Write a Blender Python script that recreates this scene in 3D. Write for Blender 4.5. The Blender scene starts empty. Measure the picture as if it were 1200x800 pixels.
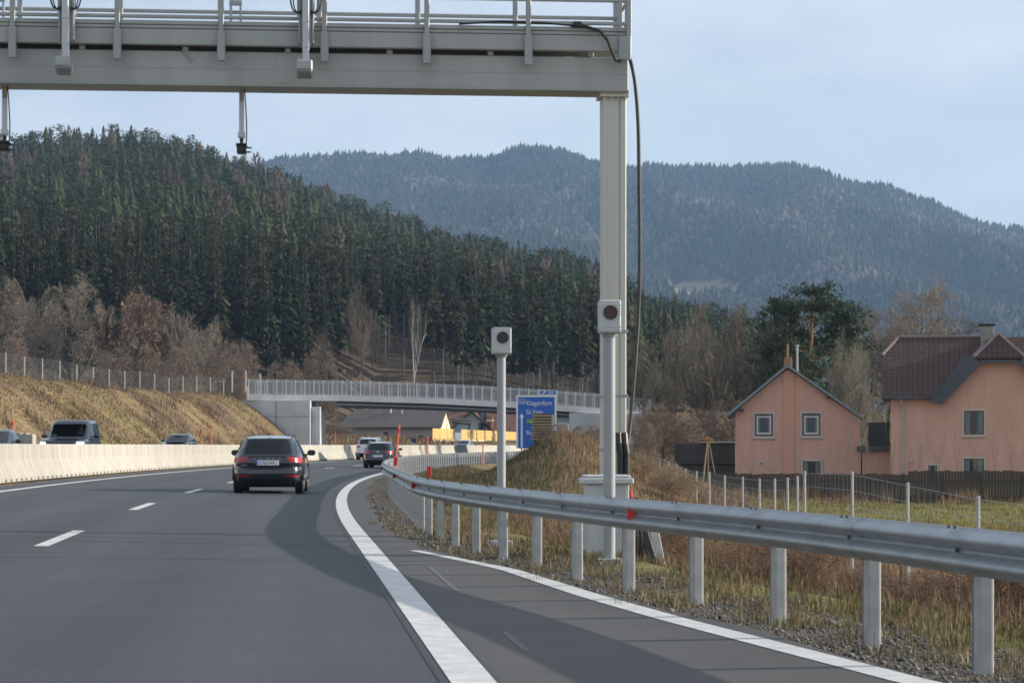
import bpy, math, random
import numpy as np
from math import sin, cos, pi, radians, atan2, sqrt, exp
from mathutils import Vector, Matrix, Euler

# ------------------------------------------------------------------ camera, light, exposure
S = bpy.context.scene
C = S.collection
F = 2750.0            # focal length in photo pixels (1200 px wide photo)
HZ = 522.0            # horizon row in the photo
CAMH = 1.25
SUN_EL, SUN_AZ = radians(18.5), radians(80.0)      # azimuth clockwise from +Y
EXPOSURE = 1.05

cam_data = bpy.data.cameras.new('camera')
cam_data.sensor_width = 36.0
cam_data.sensor_fit = 'HORIZONTAL'
cam_data.lens = F / 1200.0 * 36.0
cam_data.shift_y = (HZ - 400.0) / 1200.0
cam_data.clip_start = 0.2
cam_data.clip_end = 30000
cam = bpy.data.objects.new('camera', cam_data)
cam.location = (0, 0, CAMH)
cam.rotation_euler = (radians(90), 0, 0)
C.objects.link(cam)
S.camera = cam

W = bpy.data.worlds.new('World')
S.world = W
W.use_nodes = True
nt = W.node_tree
nt.nodes.clear()
def wn(t, **k):
    n = nt.nodes.new(t)
    for a, b in k.items(): setattr(n, a, b)
    return n
sky = wn('ShaderNodeTexSky', sky_type='NISHITA', sun_disc=False)
sky.sun_elevation = SUN_EL
sky.sun_rotation = SUN_AZ
sky.altitude = 500
sky.air_density = 1.0
sky.dust_density = 1.0
sky.ozone_density = 1.0
tc = wn('ShaderNodeTexCoord')
mp = wn('ShaderNodeMapping'); mp.inputs['Scale'].default_value = (3.0, 3.0, 8.5); mp.inputs['Location'].default_value = (0.9, 0.35, 0.2)
nz = wn('ShaderNodeTexNoise'); nz.inputs['Scale'].default_value = 2.3; nz.inputs['Detail'].default_value = 7; nz.inputs['Roughness'].default_value = 0.52; nz.inputs['Distortion'].default_value = 0.35
rp = wn('ShaderNodeValToRGB')
rp.color_ramp.elements[0].position = 0.36; rp.color_ramp.elements[0].color = (0.48, 0.48, 0.48, 1)
rp.color_ramp.elements[1].position = 0.60; rp.color_ramp.elements[1].color = (0.93, 0.93, 0.93, 1)
nz2 = wn('ShaderNodeTexNoise'); nz2.inputs['Scale'].default_value = 3.2; nz2.inputs['Detail'].default_value = 5
cl = wn('ShaderNodeMixRGB'); cl.inputs[1].default_value = (4.0, 4.6, 5.5, 1); cl.inputs[2].default_value = (6.6, 7.0, 7.5, 1)
mx = wn('ShaderNodeMixRGB')
bg = wn('ShaderNodeBackground'); bg.inputs['Strength'].default_value = 0.068
out = wn('ShaderNodeOutputWorld')
L = nt.links.new
L(tc.outputs['Generated'], mp.inputs['Vector']); L(mp.outputs['Vector'], nz.inputs['Vector']); L(mp.outputs['Vector'], nz2.inputs['Vector'])
L(nz.outputs['Fac'], rp.inputs['Fac']); L(nz2.outputs['Fac'], cl.inputs[0])
L(rp.outputs['Color'], mx.inputs[0]); L(sky.outputs['Color'], mx.inputs[1]); L(cl.outputs['Color'], mx.inputs[2])
L(mx.outputs['Color'], bg.inputs['Color']); L(bg.outputs['Background'], out.inputs['Surface'])

sd = bpy.data.lights.new('sun', 'SUN')
sd.energy = 3.45; sd.angle = radians(0.6); sd.color = (1.0, 0.90, 0.76)
sun = bpy.data.objects.new('sun', sd)
sv = Vector((sin(SUN_AZ) * cos(SUN_EL), cos(SUN_AZ) * cos(SUN_EL), sin(SUN_EL)))
sun.rotation_euler = sv.to_track_quat('Z', 'Y').to_euler()
sun.location = (40, -20, 60)
C.objects.link(sun)

S.view_settings.view_transform = 'Standard'
S.view_settings.look = 'None'
S.view_settings.exposure = EXPOSURE
S.view_settings.gamma = 1.0
S.view_settings.use_curve_mapping = False
S.cycles.filter_width = 1.7
S.cycles.volume_bounces = 1
S.cycles.max_bounces = 6
S.cycles.transparent_max_bounces = 12

# ------------------------------------------------------------------ helpers
R = random.Random(7)
G = np.random.default_rng(11)

def P(px, py, Y):
    """world point seen at photo pixel (px,py) at depth Y"""
    return Vector(((px - 600) * Y / F, Y, CAMH - (py - HZ) * Y / F))

def tag(o, label=None, cat=None, group=None, kind=None):
    if label: o['label'] = label
    if cat: o['category'] = cat
    if group: o['group'] = group
    if kind: o['kind'] = kind
    return o

def thing(name, label, cat, loc=(0, 0, 0), rotz=0, group=None):
    o = bpy.data.objects.new(name, None)
    o.empty_display_size = 0.2
    o.location = loc; o.rotation_euler = (0, 0, rotz)
    C.objects.link(o)
    return tag(o, label, cat, group)

class MB:
    """collects geometry for one mesh"""
    def __init__(s): s.v = []; s.f = []; s.m = []; s.mi = 0
    def add(s, vs, fs):
        b = len(s.v); s.v.extend([tuple(x) for x in vs])
        for f in fs: s.f.append(tuple(b + i for i in f)); s.m.append(s.mi)
        return s
    def box(s, x0, x1, y0, y1, z0, z1, M=None):
        vs = [Vector(p) for p in ((x0,y0,z0),(x1,y0,z0),(x1,y1,z0),(x0,y1,z0),(x0,y0,z1),(x1,y0,z1),(x1,y1,z1),(x0,y1,z1))]
        if M is not None: vs = [M @ p for p in vs]
        return s.add(vs, [(0,3,2,1),(4,5,6,7),(0,1,5,4),(1,2,6,5),(2,3,7,6),(3,0,4,7)])
    def bbox(s, x0, x1, y0, y1, z0, z1, c=0.01, M=None):
        """box with chamfered edges (all 12)"""
        cx, cy, cz = (x0+x1)/2, (y0+y1)/2, (z0+z1)/2
        hx, hy, hz = abs(x1-x0)/2, abs(y1-y0)/2, abs(z1-z0)/2
        c = min(c, hx*.9, hy*.9, hz*.9)
        vs = []; idx = {}
        for sx in (-1,1):
            for sy in (-1,1):
                for sz in (-1,1):
                    for a in range(3):
                        d = [hx, hy, hz]
                        for k in range(3):
                            if k != a: d[k] -= c
                        idx[(sx,sy,sz,a)] = len(vs)
                        vs.append(Vector((cx+sx*d[0], cy+sy*d[1], cz+sz*d[2])))
        if M is not None: vs = [M @ p for p in vs]
        fs = []
        I = idx
        for sg in (-1,1):
            q = [I[(sg,-1,-1,0)],I[(sg,1,-1,0)],I[(sg,1,1,0)],I[(sg,-1,1,0)]]; fs.append(q if sg>0 else q[::-1])
            q = [I[(-1,sg,-1,1)],I[(1,sg,-1,1)],I[(1,sg,1,1)],I[(-1,sg,1,1)]]; fs.append(q[::-1] if sg>0 else q)
            q = [I[(-1,-1,sg,2)],I[(1,-1,sg,2)],I[(1,1,sg,2)],I[(-1,1,sg,2)]]; fs.append(q if sg>0 else q[::-1])
        for a in (-1,1):
            for b in (-1,1):
                fs.append([I[(a,b,-1,0)],I[(a,b,1,0)],I[(a,b,1,1)],I[(a,b,-1,1)]])
                fs.append([I[(a,-1,b,0)],I[(a,1,b,0)],I[(a,1,b,2)],I[(a,-1,b,2)]])
                fs.append([I[(-1,a,b,1)],I[(1,a,b,1)],I[(1,a,b,2)],I[(-1,a,b,2)]])
                for c2 in (-1,1): fs.append([I[(a,b,c2,0)],I[(a,b,c2,1)],I[(a,b,c2,2)]])
        return s.add(vs, fs)
    def cyl(s, p0, p1, r0, r1=None, n=12, caps=True):
        r1 = r0 if r1 is None else r1
        p0, p1 = Vector(p0), Vector(p1)
        d = (p1 - p0)
        if d.length < 1e-6: return s
        q = d.to_track_quat('Z', 'Y')
        vs = []
        for k in range(n):
            a = 2*pi*k/n; vs.append(p0 + q @ Vector((r0*cos(a), r0*sin(a), 0)))
        for k in range(n):
            a = 2*pi*k/n; vs.append(p1 + q @ Vector((r1*cos(a), r1*sin(a), 0)))
        fs = [(k, (k+1)%n, n+(k+1)%n, n+k) for k in range(n)]
        if caps: fs += [tuple(range(n))[::-1], tuple(range(n, 2*n))]
        return s.add(vs, fs)
    def tube(s, pts, r, n=8):
        pts = [Vector(p) for p in pts]
        vs = []; N = len(pts); e1 = None
        for i, p in enumerate(pts):
            d = (pts[min(i+1, N-1)] - pts[max(i-1, 0)]).normalized()
            if e1 is None: e1 = d.orthogonal().normalized()
            e1 = (e1 - e1.dot(d)*d).normalized(); e2 = d.cross(e1)
            for k in range(n):
                a = 2*pi*k/n; vs.append(p + (e1*cos(a) + e2*sin(a))*r)
        fs = []
        for i in range(N-1):
            for k in range(n):
                fs.append((i*n+k, i*n+(k+1)%n, (i+1)*n+(k+1)%n, (i+1)*n+k))
        fs += [tuple(range(n))[::-1], tuple(range((N-1)*n, N*n))]
        return s.add(vs, fs)
    def quad(s, a, b, c, d): return s.add([a, b, c, d], [(0,1,2,3)])
    def prism(s, poly, y0, y1, M=None):
        """poly of (x,z), extruded along y"""
        n = len(poly)
        vs = [Vector((x, y0, z)) for x, z in poly] + [Vector((x, y1, z)) for x, z in poly]
        if M is not None: vs = [M @ p for p in vs]
        fs = [tuple(range(n)), tuple(range(n, 2*n))[::-1]] + [(k, n+k, n+(k+1)%n, (k+1)%n) for k in range(n)]
        return s.add(vs, fs)
    def slab(s, pts, nrm, t):
        """thick sheet from a planar polygon, thickness t along nrm"""
        n = len(pts); nv = Vector(nrm).normalized()*t
        vs = [Vector(p) for p in pts] + [Vector(p)+nv for p in pts]
        fs = [tuple(range(n))[::-1], tuple(range(n, 2*n))] + [(k, (k+1)%n, n+(k+1)%n, n+k) for k in range(n)]
        return s.add(vs, fs)
    def disc(s, c, r, axis='y', n=20, t=0.01):
        c = Vector(c); d = {'y': Vector((0,1,0)), 'x': Vector((1,0,0)), 'z': Vector((0,0,1))}[axis]
        return s.cyl(c - d*t/2, c + d*t/2, r, r, n)
    def build(s, name, mat, parent=None, smooth=False, loc=None):
        me = bpy.data.meshes.new(name)
        me.from_pydata(s.v, [], s.f)
        mats = mat if isinstance(mat, (list, tuple)) else [mat]
        for m in mats: me.materials.append(m)
        if len(mats) > 1: me.polygons.foreach_set('material_index', s.m)
        if smooth: me.polygons.foreach_set('use_smooth', [True]*len(me.polygons))
        import bmesh
        bm = bmesh.new(); bm.from_mesh(me)
        bmesh.ops.recalc_face_normals(bm, faces=bm.faces)
        bm.to_mesh(me); bm.free()
        me.update()
        o = bpy.data.objects.new(name, me)
        C.objects.link(o)
        if parent: o.parent = parent
        if loc is not None: o.location = loc
        if smooth == 'auto': shade_auto(o)
        return o

def shade_auto(o, ang=40):
    me = o.data
    import bmesh
    bm = bmesh.new(); bm.from_mesh(me)
    lim = radians(ang)
    for e in bm.edges:
        if len(e.link_faces) == 2:
            e.smooth = e.calc_face_angle(0) < lim
    bm.to_mesh(me); bm.free()

def np_mesh(name, v, t, mats, col=None, mi=None, smooth=False):
    """fast triangle mesh from arrays"""
    v = np.asarray(v, dtype=np.float32); t = np.asarray(t, dtype=np.int32)
    me = bpy.data.meshes.new(name)
    me.vertices.add(len(v)); me.vertices.foreach_set('co', v.ravel())
    k = t.shape[1]
    me.loops.add(t.size); me.loops.foreach_set('vertex_index', t.ravel())
    me.polygons.add(len(t))
    me.polygons.foreach_set('loop_start', np.arange(0, t.size, k, dtype=np.int32))
    me.polygons.foreach_set('loop_total', np.full(len(t), k, dtype=np.int32))
    for m in (mats if isinstance(mats, (list, tuple)) else [mats]): me.materials.append(m)
    if mi is not None: me.polygons.foreach_set('material_index', np.asarray(mi, dtype=np.int32))
    if smooth: me.polygons.foreach_set('use_smooth', np.ones(len(t), dtype=bool))
    me.update(calc_edges=True)
    if col is not None:
        a = me.color_attributes.new('col', 'FLOAT_COLOR', 'POINT')
        c4 = np.ones((len(v), 4), dtype=np.float32); c4[:, :3] = col
        a.data.foreach_set('color', c4.ravel())
    return me

def link(name, me, parent=None):
    o = bpy.data.objects.new(name, me); C.objects.link(o)
    if parent: o.parent = parent
    return o

def text_mesh(name, s, size, mat, parent, M, extrude=0.002, align='LEFT', squeeze=1.0):
    cu = bpy.data.curves.new(name, 'FONT'); cu.body = s; cu.size = size; cu.extrude = extrude; cu.align_x = align
    o = bpy.data.objects.new(name, cu); C.objects.link(o)
    dg = bpy.context.evaluated_depsgraph_get()
    me = bpy.data.meshes.new_from_object(o.evaluated_get(dg))
    bpy.data.objects.remove(o)
    me.transform(Matrix.Diagonal((squeeze, 1, 1, 1)))
    me.transform(M)
    me.materials.clear(); me.materials.append(mat)
    return link(name, me, parent)
TXT = Matrix.Rotation(radians(90), 4, 'X')       # text standing up, read from -Y

# ------------------------------------------------------------------ materials
def mat(name, col, rough=0.6, metal=0.0, var=0.0, scale=6.0, bump=0.0, bscale=40.0, coat=0.0, spec=0.5, emit=None, attr=False, stretch=None, objrand=0.0, trans=0.0):
    m = bpy.data.materials.new(name); m.use_nodes = True
    n = m.node_tree.nodes; l = m.node_tree.links
    b = n['Principled BSDF']
    b.inputs['Base Color'].default_value = (*col, 1)
    b.inputs['Roughness'].default_value = rough
    b.inputs['Metallic'].default_value = metal
    b.inputs['Specular IOR Level'].default_value = spec
    if coat: b.inputs['Coat Weight'].default_value = coat; b.inputs['Coat Roughness'].default_value = 0.05
    if emit:
        b.inputs['Emission Color'].default_value = (*emit[0], 1); b.inputs['Emission Strength'].default_value = emit[1]
    src = None
    if attr:
        a = n.new('ShaderNodeAttribute'); a.attribute_name = 'col'; src = a.outputs['Color']
    if var or bump:
        tcn = n.new('ShaderNodeTexCoord'); mpn = n.new('ShaderNodeMapping')
        l.new(tcn.outputs['Object'], mpn.inputs['Vector'])
        if stretch: mpn.inputs['Scale'].default_value = stretch
    if var:
        t = n.new('ShaderNodeTexNoise'); t.inputs['Scale'].default_value = scale; t.inputs['Detail'].default_value = 6; t.inputs['Roughness'].default_value = 0.6
        l.new(mpn.outputs['Vector'], t.inputs['Vector'])
        r = n.new('ShaderNodeMapRange'); r.inputs['From Min'].default_value = 0.25; r.inputs['From Max'].default_value = 0.75
        r.inputs['To Min'].default_value = 1 - var; r.inputs['To Max'].default_value = 1 + var
        l.new(t.outputs['Fac'], r.inputs['Value'])
        mm = n.new('ShaderNodeVectorMath'); mm.operation = 'SCALE'
        if src: l.new(src, mm.inputs[0])
        else: mm.inputs[0].default_value = col
        l.new(r.outputs['Result'], mm.inputs['Scale'])
        src = mm.outputs[0]
    if objrand:
        oi = n.new('ShaderNodeObjectInfo')
        r = n.new('ShaderNodeMapRange'); r.inputs['To Min'].default_value = 1 - objrand; r.inputs['To Max'].default_value = 1 + objrand
        l.new(oi.outputs['Random'], r.inputs['Value'])
        mm = n.new('ShaderNodeVectorMath'); mm.operation = 'SCALE'
        if src: l.new(src, mm.inputs[0])
        else: mm.inputs[0].default_value = col
        l.new(r.outputs['Result'], mm.inputs['Scale']); src = mm.outputs[0]
    if src: l.new(src, b.inputs['Base Color'])
    if bump:
        t = n.new('ShaderNodeTexNoise'); t.inputs['Scale'].default_value = bscale; t.inputs['Detail'].default_value = 4
        l.new(mpn.outputs['Vector'], t.inputs['Vector'])
        bn = n.new('ShaderNodeBump'); bn.inputs['Strength'].default_value = bump; bn.inputs['Distance'].default_value = 0.02
        l.new(t.outputs['Fac'], bn.inputs['Height']); l.new(bn.outputs['Normal'], b.inputs['Normal'])
    return m

def leafmat(name, attr=True, col=(.05,.08,.04), objrand=0.0):
    m = bpy.data.materials.new(name); m.use_nodes = True
    n = m.node_tree.nodes; l = m.node_tree.links
    b = n['Principled BSDF']; b.inputs['Roughness'].default_value = 0.75; b.inputs['Specular IOR Level'].default_value = 0.2
    b.inputs['Base Color'].default_value = (*col, 1)
    tr = n.new('ShaderNodeBsdfTranslucent'); tr.inputs['Color'].default_value = (*col, 1)
    ms = n.new('ShaderNodeMixShader'); ms.inputs[0].default_value = 0.2
    src = None
    if attr:
        a = n.new('ShaderNodeAttribute'); a.attribute_name = 'col'; src = a.outputs['Color']
    if objrand:
        oi = n.new('ShaderNodeObjectInfo')
        r = n.new('ShaderNodeMapRange'); r.inputs['To Min'].default_value = 1 - objrand; r.inputs['To Max'].default_value = 1 + objrand
        l.new(oi.outputs['Random'], r.inputs['Value'])
        mm = n.new('ShaderNodeVectorMath'); mm.operation = 'SCALE'
        if src: l.new(src, mm.inputs[0])
        else: mm.inputs[0].default_value = col
        l.new(r.outputs['Result'], mm.inputs['Scale']); src = mm.outputs[0]
    if src: l.new(src, b.inputs['Base Color']); l.new(src, tr.inputs['Color'])
    l.new(b.outputs[0], ms.inputs[1]); l.new(tr.outputs[0], ms.inputs[2])
    l.new(ms.outputs[0], n['Material Output'].inputs['Surface'])
    return m

def asphalt(name, c1, c2):
    m = bpy.data.materials.new(name); m.use_nodes = True
    n = m.node_tree.nodes; l = m.node_tree.links
    b = n['Principled BSDF']
    tcn = n.new('ShaderNodeTexCoord')
    def noise(sc, det, stretch=None):
        t = n.new('ShaderNodeTexNoise'); t.inputs['Scale'].default_value = sc; t.inputs['Detail'].default_value = det
        if stretch:
            mpn = n.new('ShaderNodeMapping'); mpn.inputs['Scale'].default_value = stretch
            l.new(tcn.outputs['UV'], mpn.inputs['Vector']); l.new(mpn.outputs[0], t.inputs['Vector'])
        else: l.new(tcn.outputs['Object'], t.inputs['Vector'])
        return t.outputs['Fac']
    big = noise(1.0, 4, (1.3, 0.035, 1)); fine = noise(55, 3); mid = noise(0.9, 5)
    rmp = n.new('ShaderNodeValToRGB')
    rmp.color_ramp.elements[0].position = .3; rmp.color_ramp.elements[0].color = (*c1, 1)
    rmp.color_ramp.elements[1].position = .7; rmp.color_ramp.elements[1].color = (*c2, 1)
    add = n.new('ShaderNodeMath'); add.operation = 'MULTIPLY_ADD'; add.inputs[1].default_value = .55
    sc = n.new('ShaderNodeMath'); sc.operation = 'MULTIPLY'; sc.inputs[1].default_value = .45
    l.new(mid, sc.inputs[0]); l.new(big, add.inputs[0]); l.new(sc.outputs[0], add.inputs[2])
    sep = n.new('ShaderNodeSeparateXYZ'); l.new(tcn.outputs['UV'], sep.inputs[0])
    wv = n.new('ShaderNodeMath'); wv.operation = 'MULTIPLY'; wv.inputs[1].default_value = 2*pi/1.95; l.new(sep.outputs['X'], wv.inputs[0])
    sn = n.new('ShaderNodeMath'); sn.operation = 'SINE'; l.new(wv.outputs[0], sn.inputs[0])
    sa = n.new('ShaderNodeMath'); sa.operation = 'MULTIPLY_ADD'; sa.inputs[1].default_value = .07; l.new(sn.outputs[0], sa.inputs[0]); l.new(add.outputs[0], sa.inputs[2])
    l.new(sa.outputs[0], rmp.inputs['Fac'])
    r = n.new('ShaderNodeMapRange'); r.inputs['From Min'].default_value = .3; r.inputs['From Max'].default_value = .7; r.inputs['To Min'].default_value = .75; r.inputs['To Max'].default_value = 1.25
    l.new(fine, r.inputs['Value'])
    mm = n.new('ShaderNodeVectorMath'); mm.operation = 'SCALE'
    l.new(rmp.outputs['Color'], mm.inputs[0]); l.new(r.outputs[0], mm.inputs['Scale'])
    l.new(mm.outputs[0], b.inputs['Base Color'])
    b.inputs['Roughness'].default_value = .72; b.inputs['Specular IOR Level'].default_value = .35
    bn = n.new('ShaderNodeBump'); bn.inputs['Strength'].default_value = .35; bn.inputs['Distance'].default_value = .008
    l.new(fine, bn.inputs['Height']); l.new(bn.outputs['Normal'], b.inputs['Normal'])
    return m

def tile_mat(name, c1, c2, sx, sz):
    m = bpy.data.materials.new(name); m.use_nodes = True
    n = m.node_tree.nodes; l = m.node_tree.links
    b = n['Principled BSDF']; b.inputs['Roughness'].default_value = .75
    uv = n.new('ShaderNodeUVMap'); uv.uv_map = 'UVMap'
    br = n.new('ShaderNodeTexBrick'); br.offset = 0.0
    br.inputs['Color1'].default_value = (*c1, 1); br.inputs['Color2'].default_value = (*c2, 1)
    br.inputs['Mortar'].default_value = (c1[0]*.3, c1[1]*.3, c1[2]*.3, 1)
    br.inputs['Scale'].default_value = 1; br.inputs['Mortar Size'].default_value = .03
    br.inputs['Brick Width'].default_value = sx; br.inputs['Row Height'].default_value = sz
    br.inputs['Mortar Smooth'].default_value = .6
    l.new(uv.outputs[0], br.inputs['Vector']); l.new(br.outputs['Color'], b.inputs['Base Color'])
    bn = n.new('ShaderNodeBump'); bn.inputs['Strength'].default_value = .9; bn.inputs['Distance'].default_value = .05; bn.invert = True
    l.new(br.outputs['Fac'], bn.inputs['Height']); l.new(bn.outputs[0], b.inputs['Normal'])
    return m

M_ = {}
M_['asphalt'] = asphalt('asphalt', (.038,.046,.052), (.066,.074,.081))
M_['asphalt_old'] = asphalt('asphalt_old', (.062,.062,.061), (.088,.087,.084))
M_['paint'] = mat('road_paint', (.56,.57,.56), .6, var=.22, scale=5, bump=.2)
M_['ground'] = mat('ground_cover', (.2,.15,.09), .95, var=.35, scale=1.7, bump=.8, bscale=9, attr=True, spec=.1)
M_['hillmat'] = mat('forest_floor', (.05,.05,.03), .95, var=.3, scale=.02, attr=True, spec=.1)
M_['concrete'] = mat('concrete', (.46,.43,.37), .85, var=.14, scale=1.6, bump=.3, bscale=25)
M_['concrete_grey'] = mat('concrete_grey', (.50,.525,.54), .85, var=.16, scale=.8, bump=.2)
M_['slot'] = mat('dark_slot', (.02,.02,.02), .9)
M_['zinc'] = mat('galvanised_steel', (.34,.37,.39), .46, .5, var=.22, scale=5, bump=.08, bscale=30)
M_['zinc_post'] = mat('weathered_zinc', (.43,.44,.435), .65, .1, var=.2, scale=8)
M_['gantry'] = mat('gantry_paint', (.37,.385,.36), .5, var=.13, scale=1.0, stretch=(2.5,2.5,.35))
M_['gantry_d'] = mat('gantry_rail_steel', (.34,.35,.34), .5, .3, var=.08)
M_['cream'] = mat('cream_paint', (.58,.57,.50), .45, var=.10, scale=1.2, stretch=(4,4,.25))
M_['white'] = mat('white_powder_coat', (.52,.545,.555), .4, var=.04, scale=3)
M_['cabinet'] = mat('cabinet_paint', (.52,.55,.555), .5, var=.05, scale=2)
M_['whitegrey'] = mat('pale_grey_paint', (.33,.36,.375), .5, var=.06, scale=2)
M_['black'] = mat('black_plastic', (.018,.018,.02), .45)
M_['rubber'] = mat('rubber', (.012,.012,.012), .75)
M_['glassd'] = mat('dark_glass', (.012,.016,.02), .08, spec=.35)
M_['lens'] = mat('dark_lens', (.012,.014,.016), .12)
M_['lens_red'] = mat('dark_red_lens', (.06,.012,.014), .2)
M_['red'] = mat('red_reflector', (.62,.03,.03), .35)
M_['orange'] = mat('orange_paint', (.75,.16,.07), .5)
M_['wood_pale'] = mat('weathered_wood', (.33,.25,.15), .8, var=.25, scale=6)
M_['bluepanel'] = mat('blue_sign_face', (.012,.11,.47), .4)
M_['signwhite'] = mat('white_sign_face', (.75,.77,.78), .45)
M_['signgreen'] = mat('green_sign_face', (.03,.24,.10), .45)
M_['signyellow'] = mat('yellow_lettering', (.75,.62,.05), .45)
M_['alu'] = mat('brushed_aluminium', (.55,.56,.57), .4, .6)
M_['bark'] = mat('bark', (.10,.085,.07), .9, var=.3, scale=4)
M_['barkp'] = mat('pine_bark', (.26,.13,.06), .9, var=.3, scale=4)
M_['barkg'] = mat('grey_spruce_bark', (.16,.145,.13), .9, var=.2, scale=3)
M_['birch'] = mat('birch_bark', (.55,.53,.50), .8, var=.25, scale=3)
M_['twig'] = leafmat('twigs')
M_['needle'] = leafmat('needles', objrand=.28)
M_['needle_far'] = leafmat('needles_far')
M_['dry'] = leafmat('dry_stalks')
M_['pink'] = mat('salmon_render', (.60,.355,.275), .9, var=.12, scale=1.1, bump=.15, stretch=(1.4,1.4,.45))
M_['pinkd'] = mat('salmon_render_pilaster', (.60,.325,.235), .9, var=.06, scale=.7)
M_['surround'] = mat('pale_window_surround', (.52,.47,.44), .8, var=.08)
M_['curtain'] = mat('net_curtain_behind_glass', (.13,.15,.145), .25, var=.3, scale=9, stretch=(6,1,.6))
M_['pane'] = mat('window_pane', (.03,.045,.05), .08)
M_['wframe'] = mat('white_window_frame', (.6,.6,.6), .5)
M_['wframe_b'] = mat('brown_window_frame', (.12,.05,.025), .5)
M_['metalroof'] = mat('slate_blue_metal', (.20,.24,.28), .5, .2, var=.15, scale=2)
M_['darkmetal'] = mat('dark_flashing', (.07,.08,.095), .5, .3, var=.2, scale=1)
M_['tiles'] = tile_mat('brown_roof_tiles', (.060,.033,.027), (.088,.047,.038), .30, .36)
M_['tiles_grey'] = tile_mat('grey_roof_tiles', (.13,.115,.11), (.16,.14,.13), .5, .4)
M_['tiles_red'] = tile_mat('red_brown_roof_tiles', (.20,.10,.075), (.25,.125,.09), .5, .4)
M_['brick'] = mat('chimney_brick', (.30,.17,.10), .9, var=.2, scale=5)
M_['chim'] = mat('chimney_render', (.30,.29,.24), .9, var=.2, scale=3)
M_['housewall'] = mat('beige_house_wall', (.42,.34,.30), .9, var=.06)
M_['whitewall'] = mat('cream_house_wall', (.72,.64,.46), .9, var=.05)
M_['bluewall'] = mat('pale_blue_house_wall', (.42,.50,.53), .9, var=.05)
M_['boards'] = mat('dark_fence_boards', (.085,.070,.058), .9, var=.3, scale=3, stretch=(6,6,.4))
M_['yboards'] = mat('yellow_fence_boards', (.55,.37,.12), .8, var=.14, scale=2, stretch=(1,1,7))
M_['tarp'] = mat('dark_tarpaulin', (.06,.055,.05), .7, var=.3, scale=1.5, bump=.4, bscale=4)
M_['straw'] = mat('straw', (.32,.18,.07), .9, var=.3, scale=12)
M_['haze'] = None

# ------------------------------------------------------------------ the lie of the land
def Xe(Y):
    """lateral position of our carriageway's right edge line"""
    Y = np.asarray(Y, dtype=float)
    a = -2.2 - .095*(Y-35)
    d = np.clip(Y-35, 0, 265)
    a = a + .00065*d*d
    e = np.clip(Y-300, 0, None)
    return a + 2*.00065*265*e
def slope(Y):
    return -.095 + .0013*min(max(Y-35, 0), 265)
_rp = np.array([(0,4.6),(8,3.45),(13.1,2.68),(15,2.34),(17,1.96),(18.5,1.6),(20,1.20),(22.2,.70),(24.2,.31),(26,-.03),(27.8,-.38),(30.2,-.76),(32,-1.02),(36,-1.47)])
def Xr(Y):
    """guard rail line"""
    Y = np.asarray(Y, dtype=float)
    def raw(y):
        return np.where(y < 36, np.interp(y, _rp[:,0], _rp[:,1]), Xe(y) + np.interp(y, [36, 45], [.85, .98]))
    return sum(raw(Y+d) for d in (-1.6, -.8, 0, .8, 1.6))/5
def road_z(u):
    return -.02*np.minimum(u, 0) + .12*np.clip((-u-9.3)/1.0, 0, 1)

_ns = [(np.array(G.normal(size=2)), G.uniform(0, 6.28)) for _ in range(24)]
def wav(X, Y, sc, k0=0, k=6):
    """cheap smooth noise, about -1..1"""
    r = 0
    for i in range(k):
        d, p = _ns[(k0+i) % 24]
        r = r + np.sin((d[0]*X + d[1]*Y)/sc + p)
    return r/sqrt(k)*.9
def sm(a, b, x):
    t = np.clip((x-a)/(b-a), 0, 1); return t*t*(3-2*t)

_ridge = np.array([(-400,165),(0,157),(60,150),(130,147),(200,155),(240,165),(280,182),(320,194),(400,227),(450,242),(500,262),(560,277),(620,290),(660,294),(700,303),(760,347),(850,364),(900,380),(950,400),(1000,425),(1100,450),(1600,460)])
_zb = np.array([(-400,16),(0,16),(300,15.5),(400,15),(480,12.5),(600,8),(720,4),(900,1),(1600,0)])
TREEH = 22.0
def hill_par(X, Y):
    ix = X/np.maximum(Y, 1)*F + 600
    y0 = np.interp(ix, [-400, 330, 395, 440, 485, 560, 700, 1000], [385, 385, 398, 420, 408, 375, 375, 400])
    yr = np.interp(ix, [-400, 300, 900, 1600], [1050, 1050, 820, 800])
    zr = (HZ - np.interp(ix, _ridge[:,0], _ridge[:,1]))/F*yr + CAMH - TREEH*.95
    zb = np.interp(ix, _zb[:,0], _zb[:,1])
    return ix, y0, yr, np.maximum(zr, zb+1), zb
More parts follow.
